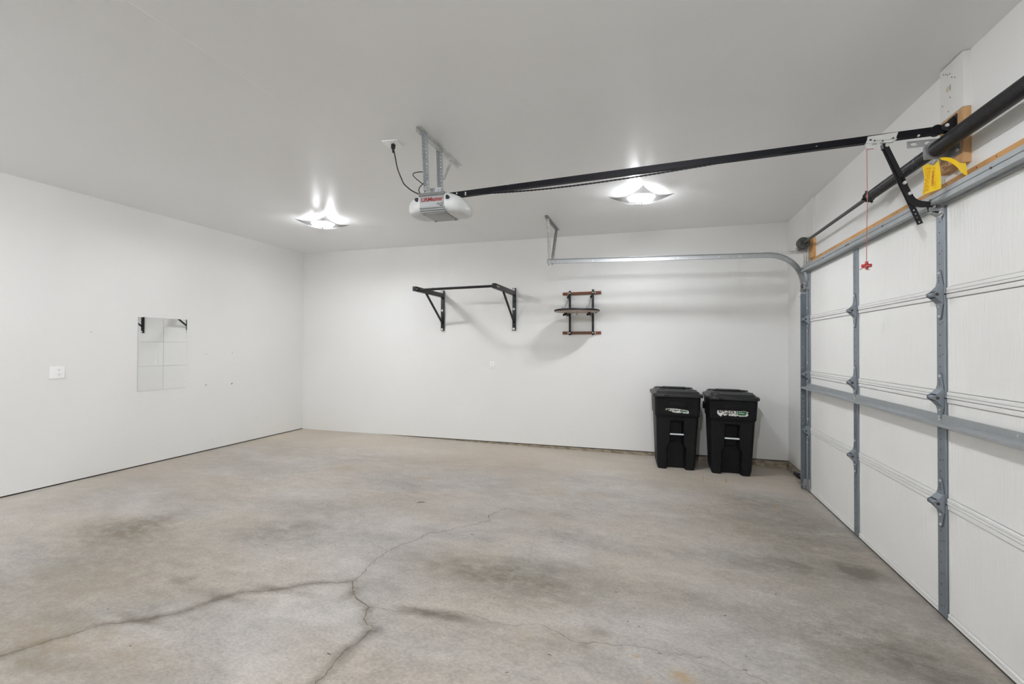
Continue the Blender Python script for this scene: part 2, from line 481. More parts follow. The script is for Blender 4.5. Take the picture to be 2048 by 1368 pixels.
def make_floor():
    xs = np.unique(np.concatenate([np.linspace(-.1, 6.95, 290)])); ys = np.linspace(-D - .1, .08, 300)
    X, Y = np.meshgrid(xs, ys)
    Z = np.interp(X, [-1, 0, 1.3, 3.06, 5.2, 6.1, 6.8, 8], [0, 0, 0, -.03, -.05, -.07, -.10, -.12])
    nx, ny = len(xs), len(ys)
    V = np.stack([X, Y, Z], -1).reshape(-1, 3)
    idx = np.arange(nx * ny).reshape(ny, nx)
    Fq = np.stack([idx[:-1, :-1], idx[:-1, 1:], idx[1:, 1:], idx[1:, :-1]], -1).reshape(-1, 4)
    st = np.zeros((nx * ny, 3))
    vx, vy = V[:, 0], V[:, 1]
    for t, bx_, by_, rx, ry, a in BL:
        q = ((vx - bx_) / rx) ** 2 + ((vy - by_) / ry) ** 2
        g = a * np.exp(-q ** 1.3 * .9)
        c = 0 if t == 'd' else 1
        st[:, c] = 1 - (1 - st[:, c]) * (1 - g)
    for key, (pts, w) in CR.items():                       # dirt along the cracks
        P = np.array(pts)
        d2 = np.full(len(V), 9.)
        for p, q in zip(P, P[1:]):
            u = q - p; tt = np.clip(((vx - p[0]) * u[0] + (vy - p[1]) * u[1]) / (u @ u), 0, 1)
            d2 = np.minimum(d2, (vx - p[0] - tt * u[0]) ** 2 + (vy - p[1] - tt * u[1]) ** 2)
        am = {'a': .42, 'b': .05, 'c': .25, 'd': .05, 'e': .38}[key]
        st[:, 0] = 1 - (1 - st[:, 0]) * (1 - am * np.exp(-d2 / (.030 if key in 'ae' else .022) ** 2))
    tr_ = np.zeros((nx * ny, 2))
    for px_, py_, rx, ry, a in ((6.25, -2.1, .55, .75, 1), (5.75, -1.75, .5, .3, .6), (6.3, -3.5, .6, .4, .8), (5.2, -3.45, .7, .2, .4), (4.5, -3.5, .6, .25, .5), (6.0, -2.9, .5, .3, .6)):
        tr_[:, 0] = np.maximum(tr_[:, 0], a * np.exp(-((vx - px_) / rx) ** 2 - ((vy - py_) / ry) ** 2))
    tr_[:, 1] = np.exp(-((vx - 3.4) / 1.1) ** 4 - ((vy + 1.65) / .62) ** 4)
    st[:, 2] = np.exp(-((vy + .15) / .95) ** 4) * .8 + .45 * np.exp(-((vx - .05) / .45) ** 2)
    verts = V.tolist(); faces = Fq.tolist(); mi = [0] * len(faces)

    def strip(pts, wfun, m):
        n = len(pts); base = len(verts)
        for i, (x, y) in enumerate(pts):
            a = pts[max(i - 1, 0)]; b = pts[min(i + 1, n - 1)]
            L = math.hypot(b[0] - a[0], b[1] - a[1]) or 1; px, py = -(b[1] - a[1]) / L, (b[0] - a[0]) / L
            w = wfun(i / (n - 1))
            for sg in (-1, 1):
                xx, yy = x + px * w * sg, y + py * w * sg
                verts.append([xx, yy, fz(xx) + .0008])
        for i in range(n - 1):
            a = base + 2 * i
            faces.append([a, a + 1, a + 3, a + 2]); mi.append(m)
    for key, (pts, w) in CR.items():
        strip(jag(pts, .012 if key != 'c' else .008), lambda t, w=w: w * random.uniform(.35, 1.1), 1)
    for p in MK:
        strip(jag(p, .002, .03), lambda t: .005 * random.uniform(.3, 1), 2)
    strip([(3.338, -2.51), (3.36, -2.485), (3.375, -2.475), (3.41, -2.485), (3.445, -2.499)], lambda t: .016 * math.sin(math.pi * min(1, t * 1.2 + .05)) * random.uniform(.5, 1), 3)
    for _ in range(70):                                     # small chips and grit spots
        x, y = random.uniform(1.5, 6.5), random.uniform(-4.6, -.3)
        strip([(x, y), (x + random.uniform(.004, .02), y + random.uniform(-.01, .01))], lambda t: random.uniform(.001, .004), 3)
    me = bpy.data.meshes.new('floor'); me.from_pydata(verts, [], faces); me.update()
    at = me.attributes.new('stain', 'FLOAT_COLOR', 'POINT')
    full = np.zeros((len(verts), 4)); full[:len(st), :3] = st; full[:, 3] = 1
    at.data.foreach_set('color', full.astype(np.float32).ravel())
    a2 = me.attributes.new('wear', 'FLOAT_COLOR', 'POINT')
    f2 = np.zeros((len(verts), 4)); f2[:len(tr_), :2] = tr_; f2[:, 3] = 1
    a2.data.foreach_set('color', f2.astype(np.float32).ravel())
    me.polygons.foreach_set('material_index', mi); me.polygons.foreach_set('use_smooth', [True] * len(faces))
    m = bpy.data.materials.new('worn concrete'); m.use_nodes = True
    nt = m.node_tree; N = nt.nodes.new; Lk = nt.links.new
    bs = nt.nodes['Principled BSDF']
    tc = N('ShaderNodeTexCoord'); att = N('ShaderNodeAttribute'); att.attribute_name = 'stain'
    sep = N('ShaderNodeSeparateColor'); Lk(att.outputs['Color'], sep.inputs[0])

    def noise(scale, stretch, det=5, rough=.6, dist=0):
        mp = N('ShaderNodeMapping'); mp.inputs['Scale'].default_value = stretch
        mp.inputs['Rotation'].default_value = (0, 0, .35)
        Lk(tc.outputs['Object'], mp.inputs['Vector'])
        n = N('ShaderNodeTexNoise'); n.inputs['Scale'].default_value = scale; n.inputs['Detail'].default_value = det
        n.inputs['Roughness'].default_value = rough; n.inputs['Distortion'].default_value = dist
        Lk(mp.outputs['Vector'], n.inputs['Vector']); return n.outputs['Fac']

    def ramp(fac, a, b, p0=.35, p1=.65):
        r = N('ShaderNodeValToRGB'); r.color_ramp.elements[0].position = p0; r.color_ramp.elements[1].position = p1
        r.color_ramp.elements[0].color = (*a, 1); r.color_ramp.elements[1].color = (*b, 1)
        Lk(fac, r.inputs['Fac']); return r.outputs['Color']

    def mix(fac, a, b, mode='MIX'):
        x = N('ShaderNodeMix'); x.data_type = 'RGBA'; x.blend_type = mode
        for s_, v in ((0, fac), (6, a), (7, b)):
            if isinstance(v, (int, float)):
                x.inputs[s_].default_value = v
            elif isinstance(v, tuple):
                x.inputs[s_].default_value = (*v, 1)
            else:
                Lk(v, x.inputs[s_])
        return x.outputs[2]

    def mth(op, a, b):
        x = N('ShaderNodeMath'); x.operation = op
        for i, v in enumerate((a, b)):
            if isinstance(v, (int, float)): x.inputs[i].default_value = v
            else: Lk(v, x.inputs[i])
        return x.outputs[0]
    big = noise(1.1, (1, 1.7, 1), 6, .62, .4)
    col = ramp(big, (.350, .325, .298), (.505, .480, .450), .34, .66)
    tint = noise(.9, (1, 1.3, 1), 3, .5)
    mrt = N('ShaderNodeMapRange'); mrt.inputs[1].default_value = .42; mrt.inputs[2].default_value = .62; mrt.inputs[3].default_value = .05; mrt.inputs[4].default_value = .48; Lk(tint, mrt.inputs[0]); tintm = mrt.outputs[0]
    col = mix(tintm, col, (.47, .40, .325))
    med = noise(7, (1, 1.6, 1), 6, .7, .3)
    col = mix(1.0, col, ramp(med, (.82, .82, .815), (1.10, 1.10, 1.10), .3, .7), 'MULTIPLY')
    fine = noise(55, (1, 1.4, 1), 4, .75)
    col = mix(1.0, col, ramp(fine, (.76, .76, .76), (1.14, 1.14, 1.14), .3, .7), 'MULTIPLY')
    att2 = N('ShaderNodeAttribute'); att2.attribute_name = 'wear'
    sp2 = N('ShaderNodeSeparateColor'); Lk(att2.outputs['Color'], sp2.inputs[0])
    worm = noise(26, (1, 2.0, 1), 3, .6, 1.6)                # scaled, wormy surface
    wl = mth('LESS_THAN', mth('ABSOLUTE', mth('SUBTRACT', worm, .5), 0.0), .022)
    col = mix(mth('MULTIPLY', mth('MULTIPLY', wl, sp2.outputs[0]), .62), col, (.13, .115, .095))
    mp = N('ShaderNodeMapping'); mp.inputs['Rotation'].default_value = (0, 0, .9); Lk(tc.outputs['Object'], mp.inputs['Vector'])
    wv = N('ShaderNodeTexWave'); wv.inputs['Scale'].default_value = 9; wv.inputs['Distortion'].default_value = 1.2; Lk(mp.outputs['Vector'], wv.inputs['Vector'])
    mp = N('ShaderNodeMapping'); mp.inputs['Rotation'].default_value = (0, 0, -.55); Lk(tc.outputs['Object'], mp.inputs['Vector'])
    wv2 = N('ShaderNodeTexWave'); wv2.inputs['Scale'].default_value = 9; wv2.inputs['Distortion'].default_value = 1.2; Lk(mp.outputs['Vector'], wv2.inputs['Vector'])
    grid = mth('MULTIPLY', mth('MULTIPLY', wv.outputs['Fac'], wv2.outputs['Fac']), sp2.outputs[1])
    col = mix(mth('MULTIPLY', grid, .22), col, (.27, .245, .205))
    cream = mth('MULTIPLY', sep.outputs[2], .55)
    col = mix(cream, col, (.64, .56, .455))
    brk = ramp(noise(9, (1, 1.5, 1), 6, .7), (.45, .45, .45), (1.25, 1.25, 1.25), .35, .65)
    dk = mth('MINIMUM', mth('MULTIPLY', mth('MULTIPLY', sep.outputs[0], 1.55), brk), .85)
    col = mix(dk, col, (.125, .108, .085))
    rs = mth('MULTIPLY', sep.outputs[1], brk)
    col = mix(rs, col, (.37, .25, .115))
    Lk(col, bs.inputs['Base Color'])
    rr = N('ShaderNodeMapRange'); rr.inputs[3].default_value = .42; rr.inputs[4].default_value = .62
    Lk(med, rr.inputs[0]); Lk(rr.outputs[0], bs.inputs['Roughness'])
    bs.inputs['Specular IOR Level'].default_value = .35
    bp = N('ShaderNodeBump'); bp.inputs['Strength'].default_value = .35; bp.inputs['Distance'].default_value = .006
    hsum = mth('ADD', mth('MULTIPLY', fine, .5), mth('MULTIPLY', med, .5))
    Lk(hsum, bp.inputs['Height']); Lk(bp.outputs['Normal'], bs.inputs['Normal'])
    me.materials.append(m)
    for k in ('crack', 'markorange', 'leafmark'):
        me.materials.append(M[k])
    o = bpy.data.objects.new('floor', me); COL.objects.link(o)
    return tag(o, 'stained and cracked bare concrete floor', 'floor', kind='structure')


make_floor()

# painted and raw boards on the door wall
PX = W - .032                                              # face of the spring pad
mb = MB()
mb.bx(PX, W + .01, -3.29, -3.095, 2.468, H - .003, .003)
mb.mi = 1
hz = [(2.71, -3.13), (2.70, -3.15), (2.69, -3.165), (2.685, -3.185), (2.66, -3.20), (2.645, -3.225), (2.55, -3.12), (2.565, -3.185), (2.50, -3.17)]
for z, y in hz:
    mb.cyl((PX - .0006, y, z), (PX + .004, y, z), .0035, n=8)
mb.bx(PX - .0006, PX + .003, -3.188, -3.184, 2.60, 2.63)
mb.mi = 2
mb.cyl((PX - .0003, -3.165, 2.615), (PX + .003, -3.165, 2.615), .014, n=14)
struct('trim_1', mb, ['padwhite', 'hole', 'stainyel'], 'white painted board above the spring bracket, up to the ceiling', 'board')
mb = MB()
mb.bx(PX, W + .01, -3.29, -3.095, 2.195, 2.4665, .002)
mb.mi = 1
for z, y in ((2.43, -3.24), (2.40, -3.19), (2.23, -3.12), (2.235, -3.16), (2.28, -3.27), (2.44, -3.13)):
    mb.cyl((PX - .0006, y, z), (PX + .004, y, z), .004, n=8)
struct('trim_2', mb, ['woodpad', 'hole'], 'raw pine board behind the torsion spring bracket', 'board')
mb = MB()
mb.bx(W - .004, W + .1, OY1 + .05, -.86, 2.138, 2.163)
mb.mi = 1
for k in range(18):
    y = -1.1 - k * .24 + random.uniform(-.08, .08)
    mb.cyl((W - .0048, y, 2.15), (W, y, 2.15), .0035, n=8)
mb.mi = 2
mb.bx(W - .004, W + .1, OY1, -.86, 2.116, 2.138)
struct('trim_3', mb, ['wood', 'hole', 'jamb'], 'raw pine header strip running above the garage door', 'board')
mb = MB()
mb.bx(W - .022, W + .005, -.985, -.875, 2.345, H - .002, .002)
mb.mi = 1
mb.bx(W - .021, W + .005, -.984, -.876, 2.163, 2.344)
mb.mi = 0
mb.bx(W - .006, W + .005, -.87, -.70, 2.12, H - .002)
struct('trim_4', mb, ['padwhite', 'wood'], 'narrow painted upright board beside the cable drum', 'board')
mb = MB()
mb.bx(W - .05, W + .02, -.722, -.700, fz(W) - .02, 2.06)
mb.bx(W - .012, W + .02, -.87, -.722, fz(W) - .02, 2.115)
struct('trim_5', mb, 'jamb', 'white jamb strip behind the door track', 'jamb')


# ------------------------------------------------------------------ sectional garage door
XS = 6.697                                                  # inner skin
ZJ = [-.085, .497, 1.037, 1.570, 2.104]
DY0, DY1 = -.868, -5.372
SY = [-.912, -2.028, -3.118, -4.21, -5.328]
door = thing('door_1', 'closed white sectional garage door with grey steel stiles and hinges', 'garage door', (6.72, -3.12, fz(6.72)), kind='structure')


def make_section(i):
    z0, z1 = ZJ[i], ZJ[i + 1]
    mb = MB()
    mb.bx(XS + .012, XS + .045, DY1, DY0, z0 + .001, z1 - .001)
    for a, b in zip(SY, SY[1:]):                             # laminated boards between the stiles
        mb.bx(XS, XS + .02, b + .052, a - .052, z0 + .036, z1 - .026, .002, 1)
        mb.mi = 1
        for yy in (b + .046, a - .046):                      # white lips beside each stile
            mb.bx(XS - .002, XS + .015, yy - .006, yy + .006, z0 + .034, z1 - .024)
        # top rail of this section and bottom rail of the section above meet at the joint
        mb.bx(XS - .007, XS + .015, b + .040, a - .040, z1 - .023, z1 - .0015, .002, 1)
        mb.bx(XS - .009, XS + .015, b + .040, a - .040, z0 + .0015, z0 + .014, .0015, 1)
        mb.bx(XS - .008, XS + .015, b + .040, a - .040, z0 + .0155, z0 + .033, .002, 1)
        mb.mi = 0
    sec = mb.build('door_section', ['panel', 'rail_white'], door)
    for k, y in enumerate(SY):
        w = .037 if 0 < k < 4 else .040
        mb = MB()
        mb.bx(XS - .012, XS + .014, y - w, y + w, z0 + .002, z1 - .002, .002, 1)
        mb.mi = 1
        for q in range(int((z1 - z0) / .055)):
            zz = z0 + .05 + q * .055
            mb.cyl((XS - .0128, y + .006, zz), (XS - .008, y + .006, zz), .0035, n=8)
            if q % 3 == 0:
                mb.cyl((XS - .0128, y - .018, zz + .008), (XS - .008, y - .018, zz + .008), .003, n=8)
        st = mb.build('stile', ['galv_blue', 'hole'], sec)
        st['label'] = 'grey galvanised stile with a row of punched holes'
    return sec


for i in range(4):
    make_section(i)


def make_hinge(y, z, end=False):
    xf = XS - .0135
    w = .030
    mb = MB()
    for sg in (1, -1):                                       # kite-shaped leaves
        mb.prism([(xf, y - w, z + sg * .02), (xf, y + w, z + sg * .02), (xf, y + w * .95, z + sg * .052), (xf, y + .014, z + sg * .122), (xf, y + .004, z + sg * .13),
                  (xf, y - .010, z + sg * .122), (xf, y - w * .95, z + sg * .052)], (-.004, 0, 0))
        mb.bx(xf - .006, xf, y - w, y + w, z + sg * .045 - .012, z + sg * .045 + .012, .002, 1)
    for yy in (y - w - .002, y + w - .002):                  # triangular cheeks that carry the roller tube
        mb.prism([(xf + .001, yy, z - .052), (xf + .001, yy, z + .052), (xf - .030, yy, z + .018), (xf - .046, yy, z + .008), (xf - .046, yy, z - .008), (xf - .030, yy, z - .018)], (0, .004, 0))
    mb.cyl((xf - .030, y - w - .006, z), (xf - .030, y + w + .006, z), .0125, n=14)
    mb.prism([(xf - .001, y - w, z + .045), (xf - .001, y + w, z + .045), (xf - .026, y + w, z + .016), (xf - .026, y - w, z + .016)], (-.003, 0, .003))
    mb.prism([(xf - .001, y - w, z - .045), (xf - .001, y + w, z - .045), (xf - .026, y + w, z - .016), (xf - .026, y - w, z - .016)], (-.003, 0, -.003))
    mb.mi = 1
    mb.cyl((xf - .030, y - w - .0065, z), (xf - .030, y - w - .003, z), .0085, n=12)
    for q in (.075, .09, .065):
        mb.cyl((xf - .0045, y + .002, z + q), (xf - .002, y + .002, z + q), .0035, n=8)
    h = mb.build('hinge', ['galv_blue', 'hole'], door)
    mb = MB()
    for zz in (z + .112, z - .112, z - .062):
        mb.cyl((xf - .004, y - .003, zz), (xf - .010, y - .003, zz), .0075, .006, n=6)
    mb.split('bolt', 'galv_white', h)
    if end:
        mb = MB()
        mb.cyl((xf - .022, y + w, z), (xf - .022, y + .070, z), .0055, n=10)
        mb.mi = 1
        mb.lathe([(.008, -.009), (.0185, -.008), (.0195, 0), (.0185, .008), (.008, .009)], (xf - .022, y + .080, z), (0, 1, 0), 16)
        mb.build('roller', ['galv_white', 'galv_blue'], h)


for z in ZJ[1:4]:
    for k, y in enumerate(SY):
        make_hinge(y, z, k == 0)
# bottom corner bracket and top roller carrier on the near end stile
y = SY[0]
mb = MB()
mb.bx(XS - .02, XS - .012, y - .036, y + .05, -.075, .03)
mb.bx(XS - .05, XS - .012, y + .03, y + .036, -.07, .02)
mb.cyl((XS - .034, y + .03, -.045), (XS - .034, y + .07, -.045), .006, n=10)
mb.lathe([(.008, -.009), (.018, -.008), (.018, .008), (.008, .009)], (XS - .034, y + .08, -.045), (0, 1, 0), 14)
mb.cyl((XS - .022, y - .01, -.06), (XS - .022, y + .02, -.06), .01, n=10)
mb.build('corner_bracket', 'galv', door)
mb = MB()
mb.bx(XS - .018, XS - .012, y - .03, y + .035, 1.86, 1.94)
mb.bx(XS - .05, XS - .012, y + .005, y + .011, 1.865, 1.935)
mb.cyl((XS - .040, y - .02, 1.905), (XS - .040, y + .072, 1.905), .0055, n=10)
mb.mi = 1
mb.lathe([(.008, -.009), (.0185, -.008), (.0185, .008), (.008, .009)], (XS - .036, y + .080, 1.905), (0, 1, 0), 16)
mb.build('roller_bracket', ['galv', 'darksteel'], door)
# strut bars across the door
def strut(z0, z1, depth):
    mb = MB()
    x0, x1 = XS - .013, XS - .013 - depth
    h = z1 - z0
    pr = [(x0, z0), (x0 - .004, z0), (x0 - .004, z0 + h * .16), (x1, z0 + h * .16), (x1, z0 + h * .46), (x1 + .006, z0 + h * .50), (x1, z0 + h * .54), (x1, z0 + h * .84), (x0 - .004, z0 + h * .84),
          (x0 - .004, z1), (x0, z1), (x0, z0 + h * .80), (x1 + .004, z0 + h * .80), (x1 + .004, z0 + h * .2), (x0, z0 + h * .2)]
    mb.prism([(x, DY1 + .03, z) for x, z in pr], (0, (DY0 + .0) - (DY1 + .03), 0))
    return mb


mb = strut(2.022, 2.098, .048)
s_ = mb.build('reinforcement_strut', 'galv_strut', door)
mb = MB()
for yy in [SY[k] + d for k in range(5) for d in (-.02, .02)] + [-2.6, -1.5, -3.6]:
    mb.cyl((XS - .061, yy, 2.06), (XS - .066, yy, 2.06), .005, n=6)
mb.split('bolt', 'darksteel', s_)
# the shelf-like strut on the third section
mb = MB()
x0, x1 = XS - .013, XS - .072
pr = [(x0, .953), (x0 - .003, .953), (x0 - .003, .921), (x1, .915), (x1, .900), (x1 + .004, .900), (x1 + .004, .911), (x0 - .003, .917), (x0 - .003, .885), (x0, .885)]
mb.prism([(x, DY1 + .03, z) for x, z in pr], (0, DY0 - DY1 - .03, 0))
s_ = mb.build('reinforcement_strut', 'galv_strut', door)
mb = MB()
for k in range(5):
    mb.cyl((x0 - .003, SY[k], .94), (x0 - .010, SY[k], .94), .007, n=6)
    mb.cyl((x0 - .003, SY[k] - .55, .937), (x0 - .006, SY[k] - .55, .937), .005, n=6)
mb.split('bolt', 'galv_white', s_)
# bracket on the centre stile that takes the opener arm
y = SY[2]
mb = MB()
mb.prism([(XS - .014, y - .040, 2.05), (XS - .014, y + .036, 2.05), (XS - .014, y + .036, 1.985), (XS - .014, y - .02, 1.965), (XS - .014, y - .040, 1.985)], (-.004, 0, 0))
mb.bx(XS - .062, XS - .014, y + .018, y + .022, 2.005, 2.045)
mb.bx(XS - .062, XS - .014, y - .014, y - .010, 2.005, 2.045)
mb.prism([(XS - .018, y - .014, 1.985), (XS - .018, y + .02, 1.985), (XS - .055, y + .02, 2.004), (XS - .055, y - .014, 2.004)], (0, 0, -.004))
mb.mi = 1
mb.cyl((XS - .044, y - .024, 2.028), (XS - .044, y + .032, 2.028), .006, n=10)
for yy, zz in ((-.028, 2.035), (.026, 2.0), (-.028, 1.995)):
    mb.cyl((XS - .018, y + yy, zz), (XS - .026, y + yy, zz), .0075, n=6)
mb.build('arm_bracket', ['galv', 'galv_white'], door)
# seal
mb = MB()
mb.bx(XS - .004, XS + .045, DY1, DY0, ZJ[0] - .012, ZJ[0] + .002)
mb.tube([(XS + .02, DY1, ZJ[0] - .012), (XS + .02, DY0, ZJ[0] - .012)], .016, 10)
mb.build('bottom_seal', 'rubber', door)

# ------------------------------------------------------------------ door track on the far side
TY = -.815                                                  # web of the channel
tr = thing('garage_door_track', 'galvanised steel door track curving from the floor to the hanging rail', 'door track', (6.66, TY, fz(6.66)))
def channel(mb, path, w=.050, fl=.022, th=.0022):
    """C-shaped track: web in the x-z plane at TY, flanges turned towards the door"""
    P = [Vector((x, 0, z)) for x, z in path]
    prof = [(-w / 2, -fl), (-w / 2, 0), (w / 2, 0), (w / 2, -fl), (w / 2 - th, -fl), (w / 2 - th, -th), (-w / 2 + th, -th), (-w / 2 + th, -fl)]
    rings = []
    for i, p in enumerate(P):
        d = (P[min(i + 1, len(P) - 1)] - P[max(i - 1, 0)]).normalized(); nrm = Vector((-d.z, 0, d.x))
        rings.append([mb.bm.verts.new(Vector((p.x, TY + b, p.z)) + nrm * a) for a, b in prof])
    for A, B in zip(rings, rings[1:]):
        for k in range(8):
            mb.bm.faces.new((A[k], A[(k + 1) % 8], B[(k + 1) % 8], B[k]))
    mb.bm.faces.new(rings[0][::-1]); mb.bm.faces.new(rings[-1])
    return mb._end()


TX = 6.666
mb = MB(); channel(mb, [(TX, fz(TX) + .004), (TX, 1.83)])
mb.mi = 1
for zz in (.62, .67, .72, .77, .55, .82, .5, 1.1, 1.3):
    mb.cyl((TX - .004, TY - .0035, zz), (TX - .004, TY - .0015, zz), .0045, n=8)
mb.build('vertical_rail', ['galv_blue', 'galv_white'], tr)
curve = []
R_ = .315
cx_, cz_ = TX - R_, 2.225 - R_
for k in range(15):
    a = math.radians(k * 90 / 14 * .985)
    curve.append((cx_ + R_ * math.cos(a), cz_ + R_ * math.sin(a)))
mb = MB(); channel(mb, [(TX, 1.835)] + curve + [(6.25, 2.2285)])
for zz in (1.80, 1.86):
    mb.bx(TX - .03, TX + .03, TY, TY + .004, zz - .006, zz + .006)
mb.build('curved_rail', 'galv', tr)
mb = MB(); channel(mb, [(6.25, 2.2285), (4.075, 2.273)])
mb.mi = 1
for xx in (4.15, 4.2, 4.6, 5.0, 5.5, 5.9, 6.1):
    zz = 2.2285 + (6.25 - xx) * .0205
    mb.cyl((xx, TY - .005, zz), (xx, TY - .001, zz), .006, n=8)
mb.build('horizontal_rail', ['galv', 'galv_white'], tr)
# perforated angle from the header bracket back to the rail
mb = MB()
mb.angle((6.33, TY + .012, 2.265), (6.70, TY + .012, 2.258), (0, 1, 0), (0, 0, -1), w=.032, pitch=.03, r=.005, slot=1.7)
mb.build('reinforcing_angle', 'galv_white', tr)
mb = MB()                                                    # flag bracket on the jamb
mb.perf((6.678, TY - .03, 2.075), (6.678, TY - .03, 2.23), (0, -1, 0), .034, .003, pitch=.03, r=.005, slot=1.6)
mb.perf((6.695, TY - .035, 2.075), (6.695, TY - .035, 2.39), (-1, 0, 0), .046, .003, pitch=.03, r=.005, slot=1.6)
mb.bx(6.6965, W + .002, TY - .055, TY - .02, 2.08, 2.38)
mb.bx(6.60, 6.69, TY - .012, TY - .009, 2.225, 2.285)
mb.build('flag_bracket', 'galv_white', tr)
mb = MB()                                                    # jamb brackets behind the vertical rail
for zz in (.25, 1.2, 1.75):
    mb.bx(TX - .015, TX + .03, TY + .0005, TY + .003, zz - .03, zz + .03)
    mb.bx(TX + .027, W - .04, TY, TY + .05, zz - .03, zz + .03)
mb.split('jamb_bracket', 'galv', tr)
hg = None
mb = MB()
mb.angle((4.105, -1.05, H - .001), (4.105, -.36, H - .001), (0, 0, -1), (1, 0, 0), w=.032, pitch=.03, r=.005, slot=1.5)
hg = mb.build('ceiling_angle', 'galv', tr)
mb = MB()
mb.angle((4.098, -.945, H - .008), (4.098, -.79, 2.245), (0, -1, 0), (1, 0, 0), w=.030, pitch=.026, r=.005)
mb.build('hanger_strut', 'galv_white', tr)
mb = MB()
mb.angle((4.128, -.56, H - .02), (4.112, -.762, 2.25), (0, -1, 0), (1, 0, 0), w=.026, pitch=.024, r=.005)
mb.build('hanger_brace', 'galv', tr)
mb = MB()
for x, z in ((4.112, 2.272), (4.112, 2.25), (4.09, 2.236), (4.13, 2.236)):
    mb.cyl((x, TY - .03, z), (x, TY + .02, z), .007, n=6)
mb.split('bolt', 'galv_white', tr)

# photo-eye by the foot of the track
se = thing('safety_sensor', 'small black door sensor at the foot of the door track', 'sensor', (6.66, -.64, fz(6.66)))
mb = MB()
mb.box((6.655, -.655, .002), (.035, .075, .045), None, .005)
mb.box((6.655, -.60, .004), (.045, .05, .034), None, .004)
mb.build('housing', 'black', se)
mb = MB(); mb.bx(6.650, 6.668, TY + .003, -.69, .008, .016); mb.bx(6.650, 6.668, TY + .003, -.69, -.022, -.014)
mb.bx(6.645, 6.672, -.697, -.69, -.024, .018)
mb.build('bracket', 'black', se)
mb = MB(); mb.cyl((6.655, -.6935, 0), (6.655, -.70, 0), .008, n=12)
mb.build('sensor_lens', 'darksteel', se)

# ------------------------------------------------------------------ torsion spring shaft
TXS, TZ = 6.632, 2.302
ts = thing('torsion_spring_shaft', 'steel shaft with black torsion springs and cable drum above the garage door', 'torsion spring', (TXS, -3.2, TZ))
mb = MB(); mb.cyl((TXS, -.86, TZ), (TXS, -5.6, TZ), .0127, n=16)
mb.build('shaft', 'darksteel', ts)


def coil(y0, y1, r, wire, n=10):
    mb = MB(); L = abs(y1 - y0); turns = int(L / (wire * 2.02)); pts = []
    prof = []
    # tightly closed coils: a ribbed sleeve that shows every turn
    for t in range(turns):
        for q in range(4):
            prof.append((r - wire * .4 + wire * .4 * math.sin(math.pi * (q + .5) / 4), (t + q / 4) * L / turns))
    prof = [(r * .5, 0)] + prof + [(r * .5, L)]
    mb.lathe(prof, (TXS, y0, TZ), (0, y1 - y0, 0), 24)
    return mb


mb = coil(-2.43, -3.165, .0315, .004)
mb.mi = 1
for yy in (-2.445, -3.04):                                   # faded paint ring segments
    for k in range(6):
        a0 = math.radians(100 + k * 18); a1 = math.radians(112 + k * 18)
        mb.tube([(TXS + .0317 * math.cos(a), yy - .002 * k, TZ + .0317 * math.sin(a)) for a in (a0, (a0 + a1) / 2, a1)], .0009, 5)
for k in range(60):
    yy = random.uniform(-3.1, -2.5); a = math.radians(random.uniform(100, 260))
    mb.sphere((TXS + .0315 * math.cos(a), yy, TZ + .0315 * math.sin(a)), .0013, n=6)
mb.build('spring', ['spring', 'bluepaint'], ts, sharp=80)
mb = coil(-3.205, -4.05, .037, .004)
mb.build('spring', 'spring', ts, sharp=80)
mb = MB()                                                    # winding cones
for y0, d in ((-2.44, 1), (-4.04, -1)):
    rr = .030 if d > 0 else .038
    mb.lathe([(.013, .05), (.024, .05), (.026, .035), (.036, .032), (.036, .02), (rr, .012), (rr * .8, -.02), (.013, -.02)], (TXS, y0, TZ), (0, d, 0), 20)
    for k in range(4):
        a = k * math.pi / 2 + .4
        mb.cyl((TXS, y0 + d * .026, TZ), (TXS + .044 * math.cos(a), y0 + d * .026, TZ + .044 * math.sin(a)), .008, n=8)
mb.split('winding_cone', 'spring', ts)
mb = MB()                                                    # centre bearing bracket on the pad
mb.lathe([(.014, -.006), (.043, -.006), (.046, 0), (.043, .006), (.014, .006)], (TXS, -3.185, TZ), (0, 1, 0), 24)
mb.prism([(TXS - .048, -3.187, TZ - .02), (TXS - .044, -3.187, TZ - .045), (PX - .002, -3.187, TZ - .04), (PX - .002, -3.187, TZ + .045), (TXS - .02, -3.187, TZ + .048), (TXS - .048, -3.187, TZ + .02)], (0, .004, 0))
mb.bx(PX - .006, PX - .001, -3.275, -3.15, TZ - .055, TZ + .045)
mb.perf((TXS - .115, -3.18, TZ + .044), (PX - .003, -3.18, TZ + .044), (0, -1, 0), .034, .003, pitch=.06, r=.0075, slot=2.0)
mb.mi = 1
for yy, zz in ((-3.26, -.035), (-3.26, .025), (-3.165, -.04)):
    mb.cyl((PX - .006, yy, TZ + zz), (PX - .014, yy, TZ + zz), .008, n=6)
mb.build('centre_bracket', ['galv', 'galv_white'], ts)
mb = MB()                                                    # cable drum
dy = -.945
mb.lathe([(.013, -.040), (.034, -.040), (.034, -.03), (.046, -.028), (.055, -.026), (.058, -.020), (.052, -.018), (.050, .010), (.056, .014), (.056, .02), (.013, .02)], (TXS, dy, TZ), (0, 1, 0), 32)
for k in range(5):
    a = k * 2 * math.pi / 5
    mb.box((TXS + .026 * math.cos(a), dy - .036, TZ + .026 * math.sin(a)), (.032, .008, .006), Matrix.Rotation(-a, 3, 'Y'))
mb.build('cable_drum', 'darksteel', ts)
mb = MB()
mb.tube([(TXS + .035, dy + .005, TZ - .04), (XS - .03, dy + .045, 1.6), (XS - .03, -.862, -.04)], .0016, 5)
mb.build('lift_cable', 'darksteel', ts)
mb = MB()                                                    # end bearing plate
